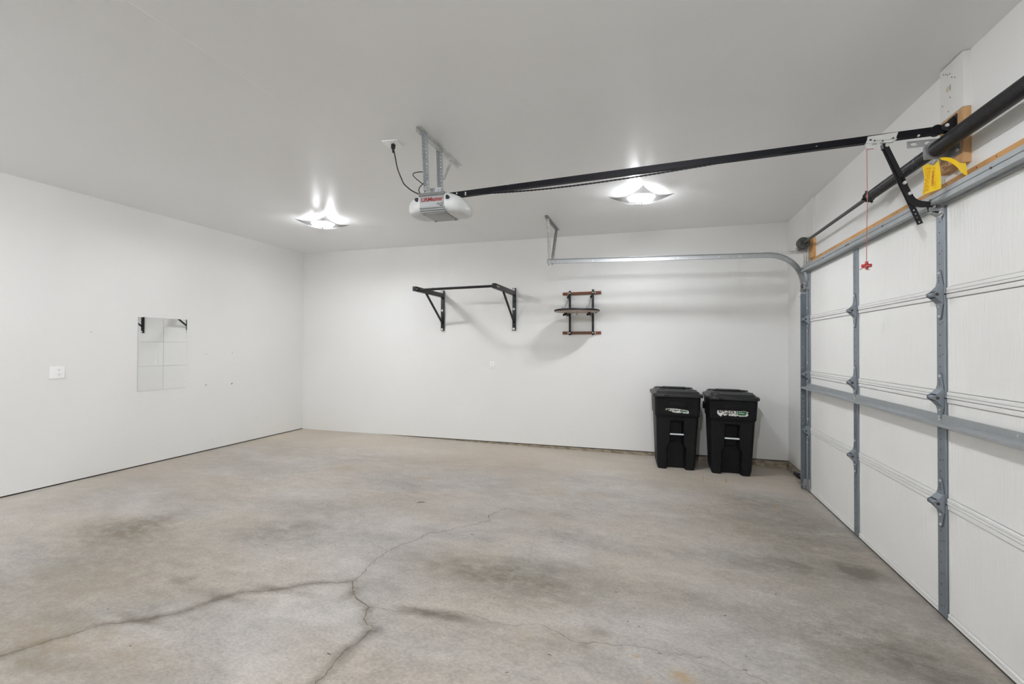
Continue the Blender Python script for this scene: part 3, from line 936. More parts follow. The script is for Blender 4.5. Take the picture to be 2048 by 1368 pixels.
mb.bx(TXS - .02, 6.69, TY - .045, TY - .041, TZ - .055, TZ + .03)
mb.lathe([(.014, -.008), (.028, -.008), (.028, .004), (.014, .004)], (TXS, TY - .043, TZ), (0, 1, 0), 18)
mb.build('end_bearing_plate', 'galv', ts)

# yellow warning tag
tg = thing('warning_tag', 'crumpled yellow warning tag dangling under the torsion spring bracket', 'tag', (6.622, -3.16, 2.25))
def sheet(mb, P, uN, vN, th=.0007):
    """P(u,v)->point; a curved sheet with thickness"""
    G = [[Vector(P(i / uN, j / vN)) for j in range(vN + 1)] for i in range(uN + 1)]
    T = []
    for side in (1, -1):
        rows = []
        for i in range(uN + 1):
            row = []
            for j in range(vN + 1):
                du = G[min(i + 1, uN)][j] - G[max(i - 1, 0)][j]; dv = G[i][min(j + 1, vN)] - G[i][max(j - 1, 0)]
                row.append(mb.bm.verts.new(G[i][j] + du.cross(dv).normalized() * th * side / 2))
            rows.append(row)
        T.append(rows)
        for i in range(uN):
            for j in range(vN):
                mb.bm.faces.new((rows[i][j], rows[i + 1][j], rows[i + 1][j + 1], rows[i][j + 1]))
    A, B = T
    for i in range(uN):
        for j in (0, vN):
            mb.bm.faces.new((A[i][j], A[i + 1][j], B[i + 1][j], B[i][j]))
    for j in range(vN):
        for i in (0, uN):
            mb.bm.faces.new((A[i][j], A[i][j + 1], B[i][j + 1], B[i][j]))
    return mb._end()


def tagP(u, v):                                              # u across (towards the camera side), v down
    y = -3.115 - .118 * u
    x = 6.612 + .020 * u + .006 * math.sin(u * 5 + v * 3)
    z = 2.243 - .150 * v - .012 * u * (1 - v) + .010 * math.sin(u * 6.3 + .4) * (1 - v) + .012 * (1 - u) * v * 0
    return (x, y - .004 * math.sin(v * 5), z)


mb = MB(); sheet(mb, tagP, 14, 14)
mb.build('front_leaf', 'yellow', tg)


def flapP(u, v):
    a = .07
    y = -3.232 - .135 * v - .012 * u
    x = 6.632 + .045 * v + .012 * math.sin(v * 4)
    z = 2.247 - .085 * v - (.016 + .052 * v) * u + .006 * math.sin(v * 7)
    return (x, y, z)


mb = MB(); sheet(mb, flapP, 8, 14)
mb.build('rear_leaf', 'yellow', tg)
mb = MB()
def on_tag(u, v, off=.0012):
    p = Vector(tagP(u, v)); du = Vector(tagP(u + .01, v)) - p; dv = Vector(tagP(u, v + .01)) - p
    n = du.cross(dv).normalized()
    if n.x > 0: n = -n
    return p + n * off
for k in range(11):                                          # rows of fine print
    u = .08 + k * .055 + (.0 if k < 8 else .20)
    if k >= 10: continue
    v0 = .12
    while v0 < .9:
        L = random.uniform(.04, .13)
        mb.tube([on_tag(u, min(.92, v0 + L * q / 3)) for q in range(4)], .0011, 4)
        v0 += L + .035
mb.build('fine_print', 'tagtext', tg)['kind'] = 'stuff'
# the word printed along the tag
def tag_word():
    cu = bpy.data.curves.new('warning_word', 'FONT'); cu.body = 'WARNING'; cu.size = .03; cu.extrude = .0003; cu.offset = .0006
    cu.align_x = 'CENTER'; cu.align_y = 'CENTER'
    tmp = bpy.data.objects.new('tmp', cu); me = bpy.data.meshes.new_from_object(tmp)
    bpy.data.objects.remove(tmp); bpy.data.curves.remove(cu)
    xs = [v.co.x for v in me.vertices]; L = max(xs) - min(xs)
    for v in me.vertices:
        vv = .52 + v.co.x / L * .56; uu = .66 + v.co.y / .03 * .16
        v.co = on_tag(uu, vv, .0014 + v.co.z) - Vector(tg.location)
    me.materials.clear(); me.materials.append(M['tagred']); me.name = 'warning_lettering'
    o = bpy.data.objects.new('warning_lettering', me); COL.objects.link(o); o.parent = tg
tag_word()
mb = MB(); mb.tube([(6.632, -3.178, TZ - .046), (6.628, -3.176, 2.252), (6.622, -3.172, 2.236), (6.616, -3.168, 2.238)], .0008, 5)
mb.build('tie_wire', 'darksteel', tg)

# ------------------------------------------------------------------ opener
OP = thing('garage_door_opener', 'grey ceiling mounted garage door opener with black rail, chain and arm', 'garage door opener', (3.84, -3.11, 2.2))
xl, xr = 3.745, 3.925
mb = MB()                                                    # chassis: waisted front, sloping belly
pr = [(-3.235, 2.196), (-3.25, 2.225), (-3.25, 2.30), (-3.235, 2.326), (-2.985, 2.326), (-2.97, 2.30), (-2.97, 2.225), (-3.0, 2.196)]
def loft(mb, secs):
    rings = [[mb.bm.verts.new(Vector(p)) for p in s_] for s_ in secs]
    n = len(rings[0])
    for A, B in zip(rings, rings[1:]):
        for k in range(n):
            mb.bm.faces.new((A[k], A[(k + 1) % n], B[(k + 1) % n], B[k]))
    mb.bm.faces.new(rings[0][::-1]); mb.bm.faces.new(rings[-1])
    return mb._end()
loft(mb, [[(xl - (.012 if z > 2.31 else 0), y, z) for y, z in pr], [(xr + (.002 if z > 2.31 else 0), y, z) for y, z in pr]])
body = mb.build('housing', 'opener', OP)
mb = MB()
mb.box(((xl + xr) / 2 - .004, -3.246, 2.314), (xr - xl + .008, .012, .024), Matrix.Rotation(-.45, 3, 'X'), .003)
mb.box(((xl + xr) / 2, -3.2515, 2.221), (xr - xl - .002, .004, .004))
mb.box(((xl + xr) / 2, -3.2475, 2.207), (xr - xl - .002, .006, .004))
mb.build('trim_band', 'opener_dark', body)
mb = MB()
mb.box(((xl + xr) / 2, -3.12, 2.194), (xr - xl - .012, .205, .006), None, .002)
mb.mi = 1
for x in (xl + .012, xr - .012):
    for yy in (-3.212, -3.03):
        mb.cyl((x, yy, 2.192), (x, yy, 2.187), .006, n=10)
mb.build('bottom_cover', ['opener', 'opener_dark'], body)
text('maker_lettering', 'LiftMaster', 'red', .0385, frame((3.757, -3.2512, 2.277), (1, 0, 0), (0, 0, 1)), body, .0006, bold=.0008)
text('badge_lettering', 'myQ', 'dkgrey', .024, frame((3.872, -3.2512, 2.246), (1, 0, 0), (0, 0, 1)), body, .0005, shear=.2)
mb = MB(); mb.box((3.905, -3.2515, 2.231), (.017, .002, .008), None, .0008)
mb.build('badge', 'dkgrey', body)


def lens(side):
    """bulging frosted light cover on one end of the housing"""
    mb = MB()
    x0 = xl if side < 0 else xr
    L = .128 if side < 0 else .112
    secs = []
    for t in np.linspace(0, 1, 9):
        sh = math.sqrt(max(0, 1 - (t * .985) ** 2.2))
        x = x0 + side * L * t
        ring = []
        cy, cz = -3.11 + .02 * t, 2.266 - .02 * t
        a, b = .141 * (.35 + .65 * sh) * (1 if t < 1 else .6), .0705 * (.28 + .72 * sh)
        for k in range(28):
            th = 2 * math.pi * k / 28
            c, s_ = math.cos(th), math.sin(th)
            e = 2 / 3.2
            ring.append((x, cy + a * math.copysign(abs(c) ** e, c), cz + b * math.copysign(abs(s_) ** e, s_)))
        secs.append(ring)
    loft(mb, secs)
    o = mb.build('light_lens', 'lens', OP, sharp=60)
    o['label'] = 'frosted white light cover'
    mb = MB()
    sx = x0 + side * .025
    mb.prism([(sx - side * .012, -3.2535, 2.272), (sx + side * .004, -3.2535, 2.272), (sx + side * .014, -3.2535, 2.285), (sx + side * .004, -3.2535, 2.297), (sx - side * .012, -3.2535, 2.297)], (0, .03, 0))
    mb.build('latch', 'black', o)


lens(-1); lens(1)
# hanging irons
mb = MB(); mb.angle((3.758, -3.33, H - .001), (3.758, -2.625, H - .001), (0, 0, -1), (1, 0, 0), w=.034, pitch=.03, r=.0055, slot=1.6)
mb.build('ceiling_angle', 'galv_white', OP)
mb = MB(); mb.angle((3.772, -3.252, H - .01), (3.786, -3.242, 2.335), (0, -1, 0), (1, 0, 0), w=.030, pitch=.025, r=.005)
mb.build('hanging_strap', 'galv_strut', OP)
mb = MB(); mb.angle((3.752, -2.985, H - .01), (3.766, -2.985, 2.335), (0, -1, 0), (1, 0, 0), w=.034, pitch=.025, r=.0055)
mb.build('hanging_strap', 'galv_strut', OP)
mb = MB(); mb.perf((3.815, -2.87, H - .04), (3.79, -2.98, 2.50), (0, -1, 0), .024, .002, pitch=.024, r=.0045)
mb.build('sway_brace', 'galv_white', OP)
mb = MB(); mb.perf((3.752, -3.215, 2.347), (3.885, -3.215, 2.347), (0, -1, 0), .036, .003, pitch=.032, r=.006)
mb.bx(3.752, 3.885, -3.24, -2.97, 2.326, 2.330)
mb.mi = 1
for x, y, z in ((3.79, -3.26, 2.36), (3.77, -3.005, 2.37), (3.79, -3.262, 2.345), (3.77, -3.262, 2.73), (3.76, -3.0, 2.725)):
    mb.cyl((x, y, z), (x, y + .022, z), .007, n=6)
mb.split('mounting_bracket', ['galv', 'galv_white'], OP)
# rail
rx0, rx1 = 3.90, 6.655
def rz(x): return 2.338 + (x - 3.9) * .021
def skew(v): return Vector((v.x, v.y - (v.x - 3.9) * .034, v.z))
def lean(v):
    t = max(0, (v.z - 1.96) / .38)
    return Vector((v.x - .03 * t, v.y - .074 * t, v.z))
mb = MB()
for x0_, x1_ in ((rx0, 4.33), (4.334, rx1)):
    mb.prism([(x0_, -3.126, rz(x0_) - .019), (x0_, -3.094, rz(x0_) - .019), (x0_, -3.094, rz(x0_) + .002), (x0_, -3.100, rz(x0_) + .004), (x0_, -3.100, rz(x0_) + .0185), (x0_, -3.120, rz(x0_) + .0185), (x0_, -3.120, rz(x0_) + .004), (x0_, -3.126, rz(x0_) + .002)],
             (x1_ - x0_, 0, rz(x1_) - rz(x0_)))
mb.warp(skew)
rail = mb.build('rail', 'black_rail', OP)
mb = MB()
for x, dz in ((3.965, .004), (4.03, .0), (4.03, -.012), (6.10, -.008), (6.55, -.02)):
    mb.cyl((x, -3.124, rz(x) + dz), (x, -3.132, rz(x) + dz), .0055, n=6)
mb.warp(skew)
mb.split('bolt', 'galv_white', rail)


def chain(pts_fn, x0, x1, pitch=.0127):
    mb = MB(); n = int((x1 - x0) / pitch)
    for k in range(n):
        x = x0 + k * pitch; y, z = pts_fn(x); y2, z2 = pts_fn(x + pitch)
        mb.box((x + pitch / 2, y, (z + z2) / 2), (pitch * (1.25 if k % 2 else .85), .0052 if k % 2 else .008, .0088 if k % 2 else .006))
    return mb


Lc = 5.98 - 4.05
def lowchain(x):
    t = min(1, (x - 4.05) / Lc)
    return (-3.134, rz(x) - .012 - .036 * 4 * t * (1 - t) * (1 + .45 * (1 - 2 * t)))
mb = chain(lowchain, 4.05, 6.36)
mb.warp(skew)
mb.build('chain', 'black_rail', OP)
mb = chain(lambda x: (-3.088, rz(x) + .024 - .016 * max(0, 1 - abs(x - 4.9) / 1.2)), 3.95, 6.62)
mb.warp(skew)
mb.build('chain', 'black_rail', OP)
# trolley
xt0, xt1 = 6.324, 6.462
mb = MB()
zt = rz(6.40)
mb.prism([(xt0 + .006, -3.137, zt + .006), (xt1, -3.137, zt + .012), (xt1 - .008, -3.137, zt - .012), (xt1 - .012, -3.137, zt - .030), (xt1 - .03, -3.137, zt - .036), (xt0 + .10, -3.137, zt - .036), (xt0 + .06, -3.137, zt - .032), (xt0 - .004, -3.137, zt - .030), (xt0 + .003, -3.137, zt - .012)], (0, .004, 0))
mb.bx(xt0 + .004, xt1 - .006, -3.137, -3.088, zt - .024, zt - .0195)
mb.prism([(xt0 - .002, -3.135, zt - .028), (xt0 + .028, -3.135, zt - .030), (xt0 + .024, -3.135, zt - .044), (xt0 + .042, -3.135, zt - .046), (xt0 + .05, -3.135, zt - .030), (xt0 + .062, -3.135, zt - .034), (xt0 + .046, -3.135, zt - .056), (xt0 + .012, -3.135, zt - .058), (xt0 + .0, -3.135, zt - .05)], (0, .006, 0))
mb.mi = 1
for dx, dz in ((.035, -.020), (.07, -.026), (.115, -.018)):
    mb.cyl((xt0 + dx, -3.137, zt + dz), (xt0 + dx, -3.141, zt + dz), .004, n=8)
mb.warp(skew)
mb.build('trolley', ['galv_white', 'darksteel'], OP)
# arms
def bar_holes(mb, p0, p1, w, holes, th=.004, ymid=-3.116, r=.0045):
    """flat bar in the x-z plane with round holes at given distances"""
    p0, p1 = Vector((p0[0], ymid, p0[1])), Vector((p1[0], ymid, p1[1])); u = (p1 - p0).normalized(); L = (p1 - p0).length
    cuts = [0]; c = w * .5
    last = 0
    for h in holes:
        a, b = h - c, h + c
        if a > last + .002:
            m_ = p0 + u * ((last + a) / 2)
            ang = math.atan2(-u.z, u.x)
            mb.box(m_, (a - last, th, w), Matrix.Rotation(ang, 3, 'Y'))
        mb.perf(p0 + u * max(a, last), p0 + u * b, (0, -1, 0), w, th, pitch=w, r=r)
        last = b
    if L > last + .001:
        m_ = p0 + u * ((last + L) / 2); ang = math.atan2(-u.z, u.x)
        mb.box(m_, (L - last, th, w), Matrix.Rotation(ang, 3, 'Y'))
    return mb


mb = MB()
bar_holes(mb, (6.446, zt - .052), (6.598, 1.958), .026, [.30, .345, .36, .385, .41], ymid=-3.112)
for q in (-1, 1):
    pass
mb.prism([(6.436, -3.1145, zt - .04), (6.462, -3.1145, zt - .045), (6.545, -3.1145, 2.148), (6.523, -3.1145, 2.142)], (0, -.008, 0))
mb.prism([(6.434, -3.126, zt - .032), (6.462, -3.126, zt - .036), (6.462, -3.126, zt - .056), (6.438, -3.126, zt - .058)], (0, .03, 0))
mb.warp(lean)
arm = mb.build('straight_arm', 'black', OP)
mb = MB()
mb.cyl((6.451, -3.130, zt - .044), (6.451, -3.136, zt - .044), .009, n=12)
for x, z in ((6.522, 2.155), (6.545, 2.10)):
    mb.cyl((x + .006, -3.122, z), (x + .006, -3.133, z), .0085, n=10)
mb.warp(lean)
mb.split('bolt', 'galv_white', arm)
mb = MB()
path = [(6.512, 2.185), (6.530, 2.14), (6.548, 2.098), (6.556, 2.078), (6.566, 2.063), (6.582, 2.051), (6.602, 2.044), (6.628, 2.041), (6.66, 2.036), (6.672, 2.033)]
wdt = [.012, .014, .015, .0165, .0175, .0175, .0165, .014, .0115, .0115]
front, backp = [], []
for i, (x, z) in enumerate(path):
    a = Vector(path[max(i - 1, 0)]); b_ = Vector(path[min(i + 1, len(path) - 1)]); d = (b_ - a).normalized(); nrm = Vector((-d.y, d.x))
    front.append((x + nrm.x * wdt[i], z + nrm.y * wdt[i])); backp.append((x - nrm.x * wdt[i], z - nrm.y * wdt[i]))
ol = front + backp[::-1]
for i in range(len(path) - 1):
    q = [front[i], front[i + 1], backp[i + 1], backp[i]]
    mb.prism([(x, -3.1225, z) for x, z in q], (0, .005, 0))
mb.warp(lean)
mb.build('curved_arm', 'black', OP)
# header bracket
mb = MB()
hx = PX
zh = rz(6.68) + .004
mb.prism([(hx - .002, -3.130, zh + .052), (hx - .002, -3.130, zh - .020), (hx - .035, -3.130, zh - .018), (hx - .055, -3.130, zh - .008), (hx - .055, -3.130, zh + .012), (hx - .03, -3.130, zh + .03)], (0, .004, 0))
mb.prism([(hx - .002, -3.094, zh + .052), (hx - .002, -3.094, zh - .020), (hx - .035, -3.094, zh - .018), (hx - .055, -3.094, zh - .008), (hx - .055, -3.094, zh + .012), (hx - .03, -3.094, zh + .03)], (0, .004, 0))
mb.bx(hx - .004, hx - .0005, -3.15, -3.08, zh - .022, zh + .055)
mb.lathe([(.022, -.014), (.026, -.014), (.026, .014), (.022, .014)], (6.63, -3.110, rz(6.63)), (0, 1, 0), 18)
mb.mi = 1
mb.cyl((hx - .034, -3.137, zh + .008), (hx - .034, -3.084, zh + .008), .0085, n=12)
mb.warp(skew)
mb.build('header_bracket', ['black', 'galv_white'], OP)
# power cord and antenna loop
def smooth(pts, n=6):
    P = [Vector(p) for p in pts]; out = []
    for i in range(len(P) - 1):
        a, b, c, d = P[max(i - 1, 0)], P[i], P[i + 1], P[min(i + 2, len(P) - 1)]
        for k in range(n):
            t = k / n
            out.append(.5 * ((2 * b) + (c - a) * t + (2 * a - 5 * b + 4 * c - d) * t * t + (3 * b - a - 3 * c + d) * t ** 3))
    return out + [P[-1]]


mb = MB()
mb.tube(smooth([(3.478, -3.145, 2.705), (3.484, -3.144, 2.68), (3.500, -3.142, 2.60), (3.512, -3.14, 2.55), (3.536, -3.14, 2.495), (3.560, -3.14, 2.447), (3.60, -3.15, 2.41), (3.64, -3.17, 2.38), (3.70, -3.2, 2.345), (3.735, -3.2, 2.329)]), .0042, 8)
cord = mb.build('power_cord', 'cord', OP)
mb = MB()
mb.lathe([(.004, -.062), (.007, -.055), (.0085, -.035), (.015, -.03), (.016, -.012), (.014, 0)], (3.476, -3.146, H - .008), (0, 0, 1), 14)
mb.build('plug', 'cord', cord)
mb = MB()
mb.tube(smooth([(3.745, -3.232, 2.326), (3.728, -3.225, 2.345), (3.722, -3.215, 2.372), (3.738, -3.20, 2.405), (3.765, -3.19, 2.435), (3.772, -3.19, 2.462), (3.755, -3.195, 2.482), (3.735, -3.2, 2.49), (3.70, -3.20, 2.492), (3.672, -3.2, 2.487), (3.667, -3.2, 2.474), (3.69, -3.2, 2.448), (3.73, -3.2, 2.415), (3.764, -3.205, 2.385), (3.770, -3.21, 2.36), (3.76, -3.215, 2.335)]), .0032, 8)
mb.build('wire_loop', 'cord', OP)

# emergency release cord
rc = thing('release_cord', 'thin red pull cord with red handle hanging from the opener trolley', 'pull cord', (6.324, -3.212, 1.70))
mb = MB()
mb.tube(smooth([(6.328, -3.212, zt - .0600), (6.329, -3.212, 2.2), (6.330, -3.212, 2.05), (6.3265, -3.212, 1.9), (6.325, -3.212, 1.745)]), .0017, 6)
mb.tube(smooth([(6.324, -3.215, zt - .0605), (6.338, -3.217, zt - .060), (6.356, -3.218, zt - .061)]), .002, 6)
mb.sphere((6.329, -3.212, 2.085), .0045, (1, 1, 2.6), 8)
mb.build('cord', 'redcord', rc)
mb = MB()
ux = Vector((.88, -.47, 0))
cpt = Vector((6.3255, -3.212, 1.722))
mb.cyl(cpt - ux * .022 + Vector((0, 0, .001)), cpt + ux * .022, .0085, n=12)
mb.cyl(cpt - ux * .009, cpt + ux * .009, .0115, n=12)
mb.cyl(cpt + Vector((0, 0, .022)), cpt - Vector((0, 0, .018)), .007, n=10)
mb.build('handle', 'redhandle', rc)
mb = MB()
mb.tube([cpt + ux * a + Vector((-.008, -.012, b)) for a, b in ((-.027, -.019), (-.016, -.014), (-.002, -.009), (.010, -.003))], .0022, 6)
mb.tube([cpt + Vector((.012 * math.cos(t), -.014, -.012 + .011 * math.sin(t))) for t in np.linspace(0, 5.5, 10)], .0022, 6)
mb.build('knot', 'redcord', rc)

# ------------------------------------------------------------------ pull up bar
pu = thing('pull_up_bar', 'black wall mounted pull up bar on two braced brackets', 'pull up bar', (2.916, 0, 1.52))
def bracket(x, d, braced):
    mb = MB()
    mb.bx(x - .0225, x + .0225, -.030, -.001, 1.515, 2.085, .003)
    br = mb.build('mounting_upright', 'black', pu)
    br['label'] = 'black square tube upright bolted to the wall'
    mb = MB(); mb.bx(x - .0225, x + .0225, -d, -.028, 1.985, 2.043, .003)
    mb.build('arm', 'black', br)
    mb = MB()
    p, q = Vector((x, -braced, 1.99)), Vector((x, -.028, 1.625))
    dv = (q - p).normalized(); ang = math.atan2(dv.z, dv.y)
    mb.box((p + q) / 2, (.022, (q - p).length + .012, .022), Matrix.Rotation(ang, 3, 'X'), .002)
    mb.build('brace', 'black', br)
    mb = MB()
    for zz in (2.063, 1.802, 1.536):
        mb.lathe([(.0, .012), (.006, .012), (.008, .007), (.0155, .006), (.0155, 0)], (x + (-.001), -.0305, zz), (0, -1, 0), 18)
        mb.mi = 1
        mb.cyl((x, -.0425, zz), (x, -.0432, zz), .0035, n=8)
        mb.mi = 0
    mb.split('bolt', ['washer', 'slot'], br)
    return br


bl = bracket(2.39, .845, .52)
br_ = bracket(3.447, .862, .50)
mb = MB(); mb.cyl((2.41, -.79, 2.003), (3.43, -.815, 2.015), .0155, n=18)
mb.lathe([(.0155, 0), (.018, .001), (.018, .012), (.0155, .013)], (2.62, -.795, 2.0055), (1, -.0245, .0118), 16)
mb.build('grip_bar', 'black', pu)
mb = MB()
for x, y, z, sg in ((2.4135, -.79, 2.01, 1), (3.4235, -.80, 2.02, -1)):
    mb.cyl((x, y + .012, z), (x + sg * .006, y + .012, z), .009, n=12)
    mb.cyl((x, y - .03, z), (x + sg * .006, y - .03, z), .007, n=12)
for x, y in ((3.4705, -.80), (3.4705, -.74)):
    mb.cyl((x, y, 2.012), (x + .003, y, 2.012), .009, n=12)
mb.split('bolt', 'washer', pu)
mb = MB()                                                    # dark printed strip on the right upright
for k in range(14):
    zz = 1.965 - k * .0165
    mb.bx(3.436 + random.uniform(0, .003), 3.458 - random.uniform(0, .004), -.0308, -.0299, zz - .005, zz + .004)
mb.build('printed_strip', 'greentext', br_)

# ------------------------------------------------------------------ speed bag platform
sb = thing('speed_bag_platform', 'round speed bag board on black uprights and two reddish wood rails', 'speed bag platform', (4.35, 0, 1.45))
for zc, tilt in ((1.990, .012), (1.477, 0)):
    mb = MB()
    mb.box((4.357, -.011, zc), (.497, .020, .036), Matrix.Rotation(-tilt, 3, 'Y'), .0015, 1)
    if zc < 1.6:
        mb.mi = 1
        mb.bx(4.33, 4.372, -.0218, -.020, 1.468, 1.486)
    rl = mb.build('wood_rail', ['woodred', 'darksteel'], sb)
    rl['label'] = 'reddish brown wooden wall rail'
    mb = MB()
    for xx in (4.182, 4.532):
        mb.lathe([(0, .006), (.006, .005), (.0085, 0)], (xx, -.0212, zc + (xx - 4.357) * tilt), (0, -1, 0), 12)
    mb.split('screw', 'washer', rl)
for xx, zt_ in ((4.2075, 2.022), (4.505, 2.034)):
    mb = MB(); mb.bx(xx - .0125, xx + .0125, -.047, -.0215, 1.448, zt_, .003)
    up = mb.build('upright', 'black', sb)
    mb = MB()
    for zz in (1.992, 1.478):
        mb.lathe([(0, .006), (.006, .005), (.0085, 0)], (xx, -.0475, zz), (0, -1, 0), 12)
    mb.split('screw', 'washer', up)
    mb = MB()
    mb.box((xx - .004, -.058, 1.935), (.034, .03, .05), None, .005)
    mb.lathe([(.008, 0), (.018, .004), (.020, .018), (.014, .026), (0, .027)], (xx - .012, -.07, 1.935), (0, -1, 0), 14)
    mb.box((xx - .006, -.056, 1.715), (.03, .034, .05), None, .004)
    mb.split('clamp', 'black', up)
    mb = MB(); mb.cyl((xx - .004, -.075, 1.925), (xx - .018, -.39, 1.757), .0065, n=10)
    mb.build('support_rod', 'galv', sb)
    mb = MB()
    mb.box((xx - .02, -.37, 1.765), (.03, .05, .02), None, .003)
    mb.cyl((xx - .032, -.37, 1.768), (xx - .032, -.37, 1.795), .006, n=8)
    mb.cyl((xx - .046, -.37, 1.775), (xx - .032, -.37, 1.785), .004, n=8)
    mb.split('rod_clip', 'galv', sb)
    mb = MB()
    mb.box((xx - .018, -.16, 1.708), (.03, .20, .034), None, .004)
    mb.lathe([(.006, 0), (.015, .004), (.015, .02), (0, .022)], (xx - .038, -.24, 1.702), (0, -1, -.3), 12)
    mb.build('arm', 'black', sb)
mb = MB()
mb.lathe([(0, .026), (.262, .026), (.274, .023), (.277, .016), (.277, .004), (.274, 0)], (4.347, -.345, 1.727), (0, 0, 1), 64)
board = mb.build('board', 'black', sb)
mb = MB()
mb.lathe([(.2735, .0005), (.2735, -.001), (0, -.001)], (4.347, -.345, 1.727), (0, 0, 1), 64)
u_ = mb.build('underside', 'woodunder', board)
u_['label'] = 'bare plywood underside of the board'
mb = MB()
for k, dx in enumerate((-.05, -.03, -.012, .006, .028, .05)):
    mb.box((4.347 + dx, -.40 + .006 * (k % 2), 1.7255), (.010, .022, .0012))
mb.build('emblem', 'washer', board)
mb = MB()
mb.lathe([(0, -.042), (.014, -.040), (.011, -.030), (.005, -.026), (.005, -.012), (.018, -.008), (.018, 0)], (4.347, -.345, 1.726), (0, 0, 1), 14)
mb.lathe([(0, -.03), (.006, -.028), (.006, 0)], (4.57, -.30, 1.728), (0, 0, 1), 10)
mb.lathe([(0, -.022), (.012, -.02), (.012, 0)], (4.585, -.33, 1.727), (0, 0, 1), 10)
mb.split('swivel', 'galv', sb)

# ------------------------------------------------------------------ wheeled bins
BH = .828                                                    # body height
def sst(a, b, x):
    t = max(0, min(1, (x - a) / (b - a))); return t * t * (3 - 2 * t)
def front_y(z): return -.042 * (z / BH) - .012 * sst(.575, .60, z)
def half_w(z): return .200 + .034 * (z / BH) + .010 * sst(.575, .60, z) + .010 * sst(.005, .05, z) - .010


def recess(x, z):
    if z > .545: return 0
    hw = .094 - .030 * sst(.235, .30, z)
    d = .085 * (1 - sst(hw - .006, hw + .010, abs(x))) * (1 - sst(.525, .545, z))
    if z > .30: d *= 1.15
    return d


def bin_body(v):
    mb = MB(); zs = sorted(set([0, .006, .02] + list(np.linspace(.04, .23, 10)) + list(np.linspace(.235, .31, 9)) + list(np.linspace(.33, .515, 8)) + list(np.linspace(.52, .55, 9)) + [.57, .58, .59, .60, .62, .7, .78, BH]))
    rings = []
    for z in zs:
        hw, f = half_w(z), front_y(z)
        bk = .36 + .13 * (z / BH); r = .035
        lift = .018 * 0
        pts = []
        NX = 56
        for i in range(NX + 1):
            x = -hw + r + (2 * hw - 2 * r) * i / NX
            pts.append((x, f + recess(x, z)))
        for k in range(1, 5):
            a = math.radians(-90 + 90 * k / 5); pts.append((hw - r + r * math.cos(a), f + r + r * math.sin(a)))
        for k in range(7):
            pts.append((hw, f + r + (bk - f - 2 * r) * k / 6))
        for k in range(1, 5):
            a = math.radians(90 * k / 5); pts.append((hw - r + r * math.cos(a), bk - r + r * math.sin(a)))
        for k in range(9):
            pts.append((hw - r - (2 * hw - 2 * r) * k / 8, bk))
        for k in range(1, 5):
            a = math.radians(90 + 90 * k / 5); pts.append((-hw + r + r * math.cos(a), bk - r + r * math.sin(a)))
        for k in range(7):
            pts.append((-hw, bk - r - (bk - f - 2 * r) * k / 6))
        for k in range(1, 5):
            a = math.radians(180 + 90 * k / 5); pts.append((-hw + r + r * math.cos(a), f + r + r * math.sin(a)))
        ring = []
        for x, y in pts:
            zz = z
            if z < .03:                                      # rounded toes beside the channel
                zz = z + .010 * sst(.06, .10, .16 - abs(x)) * 0
            ring.append((x, y, zz))
        rings.append(ring)
    loft(mb, rings)
    mb.bx(-.095, .095, front_y(.725) - .006, front_y(.725) + .02, .690, .752, .006)     # raised label field
    if v: mb.bx(-half_w(.7) - .022, -half_w(.7) + .01, .33, .40, .655, .735, .006)
    return mb


def rrect(hw, y0, y1, r, z, n=5):
    pts = []
    for cx, cy, a0 in ((hw - r, y0 + r, -90), (hw - r, y1 - r, 0), (-hw + r, y1 - r, 90), (-hw + r, y0 + r, 180)):
        for k in range(n + 1):
            a = math.radians(a0 + 90 * k / n); pts.append((cx + r * math.cos(a), cy + r * math.sin(a), z))
    return pts


def bin_lid(r0):
    mb = MB(); z = BH; y0, y1, hw = -.105, .515, .262
    prof = [(0.004, -.022, r0), (0, -.020, r0), (0, .004, r0), (.006, .012, r0), (.030, .017, r0), (.036, .019, r0 * .9), (.042, .036, r0 * .9), (.050, .040, r0 * .85), (.085, .046, r0 * .7), (.092, .046, r0 * .7), (.098, .034, .03), (.16, .034, .02)]
    rings = []
    for ins, dz, r in prof:
        rings.append(rrect(hw - ins, y0 + ins * 1.0, y1 - ins * .9, max(.012, r - ins * .3), z + dz))
    loft(mb, rings)
    # corner pads and the moulded grips on top
    for sx in (-1, 1):
        mb.lathe([(.058, 0), (.058, .012), (.052, .017), (0, .019)], (sx * .155, .055, z + .034), (0, 0, 1), 20)
        mb.lathe([(.058, 0), (.058, .012), (.052, .017), (0, .019)], (sx * .155, .36, z + .036), (0, 0, 1), 20)
    mb.bx(-.12, .12, .085, .12, z + .03, z + .050, .006)
    mb.bx(-.13, .13, .30, .36, z + .03, z + .062, .008)
    mb.bx(-.12, .12, -.01, .02, z + .03, z + .049, .005)
    mb.cyl((-.16, .515, z - .01), (.16, .515, z - .01), .014, n=12)
    mb.bx(-.15, -.10, -.112, -.095, z - .012, z + .006, .003)
    return mb


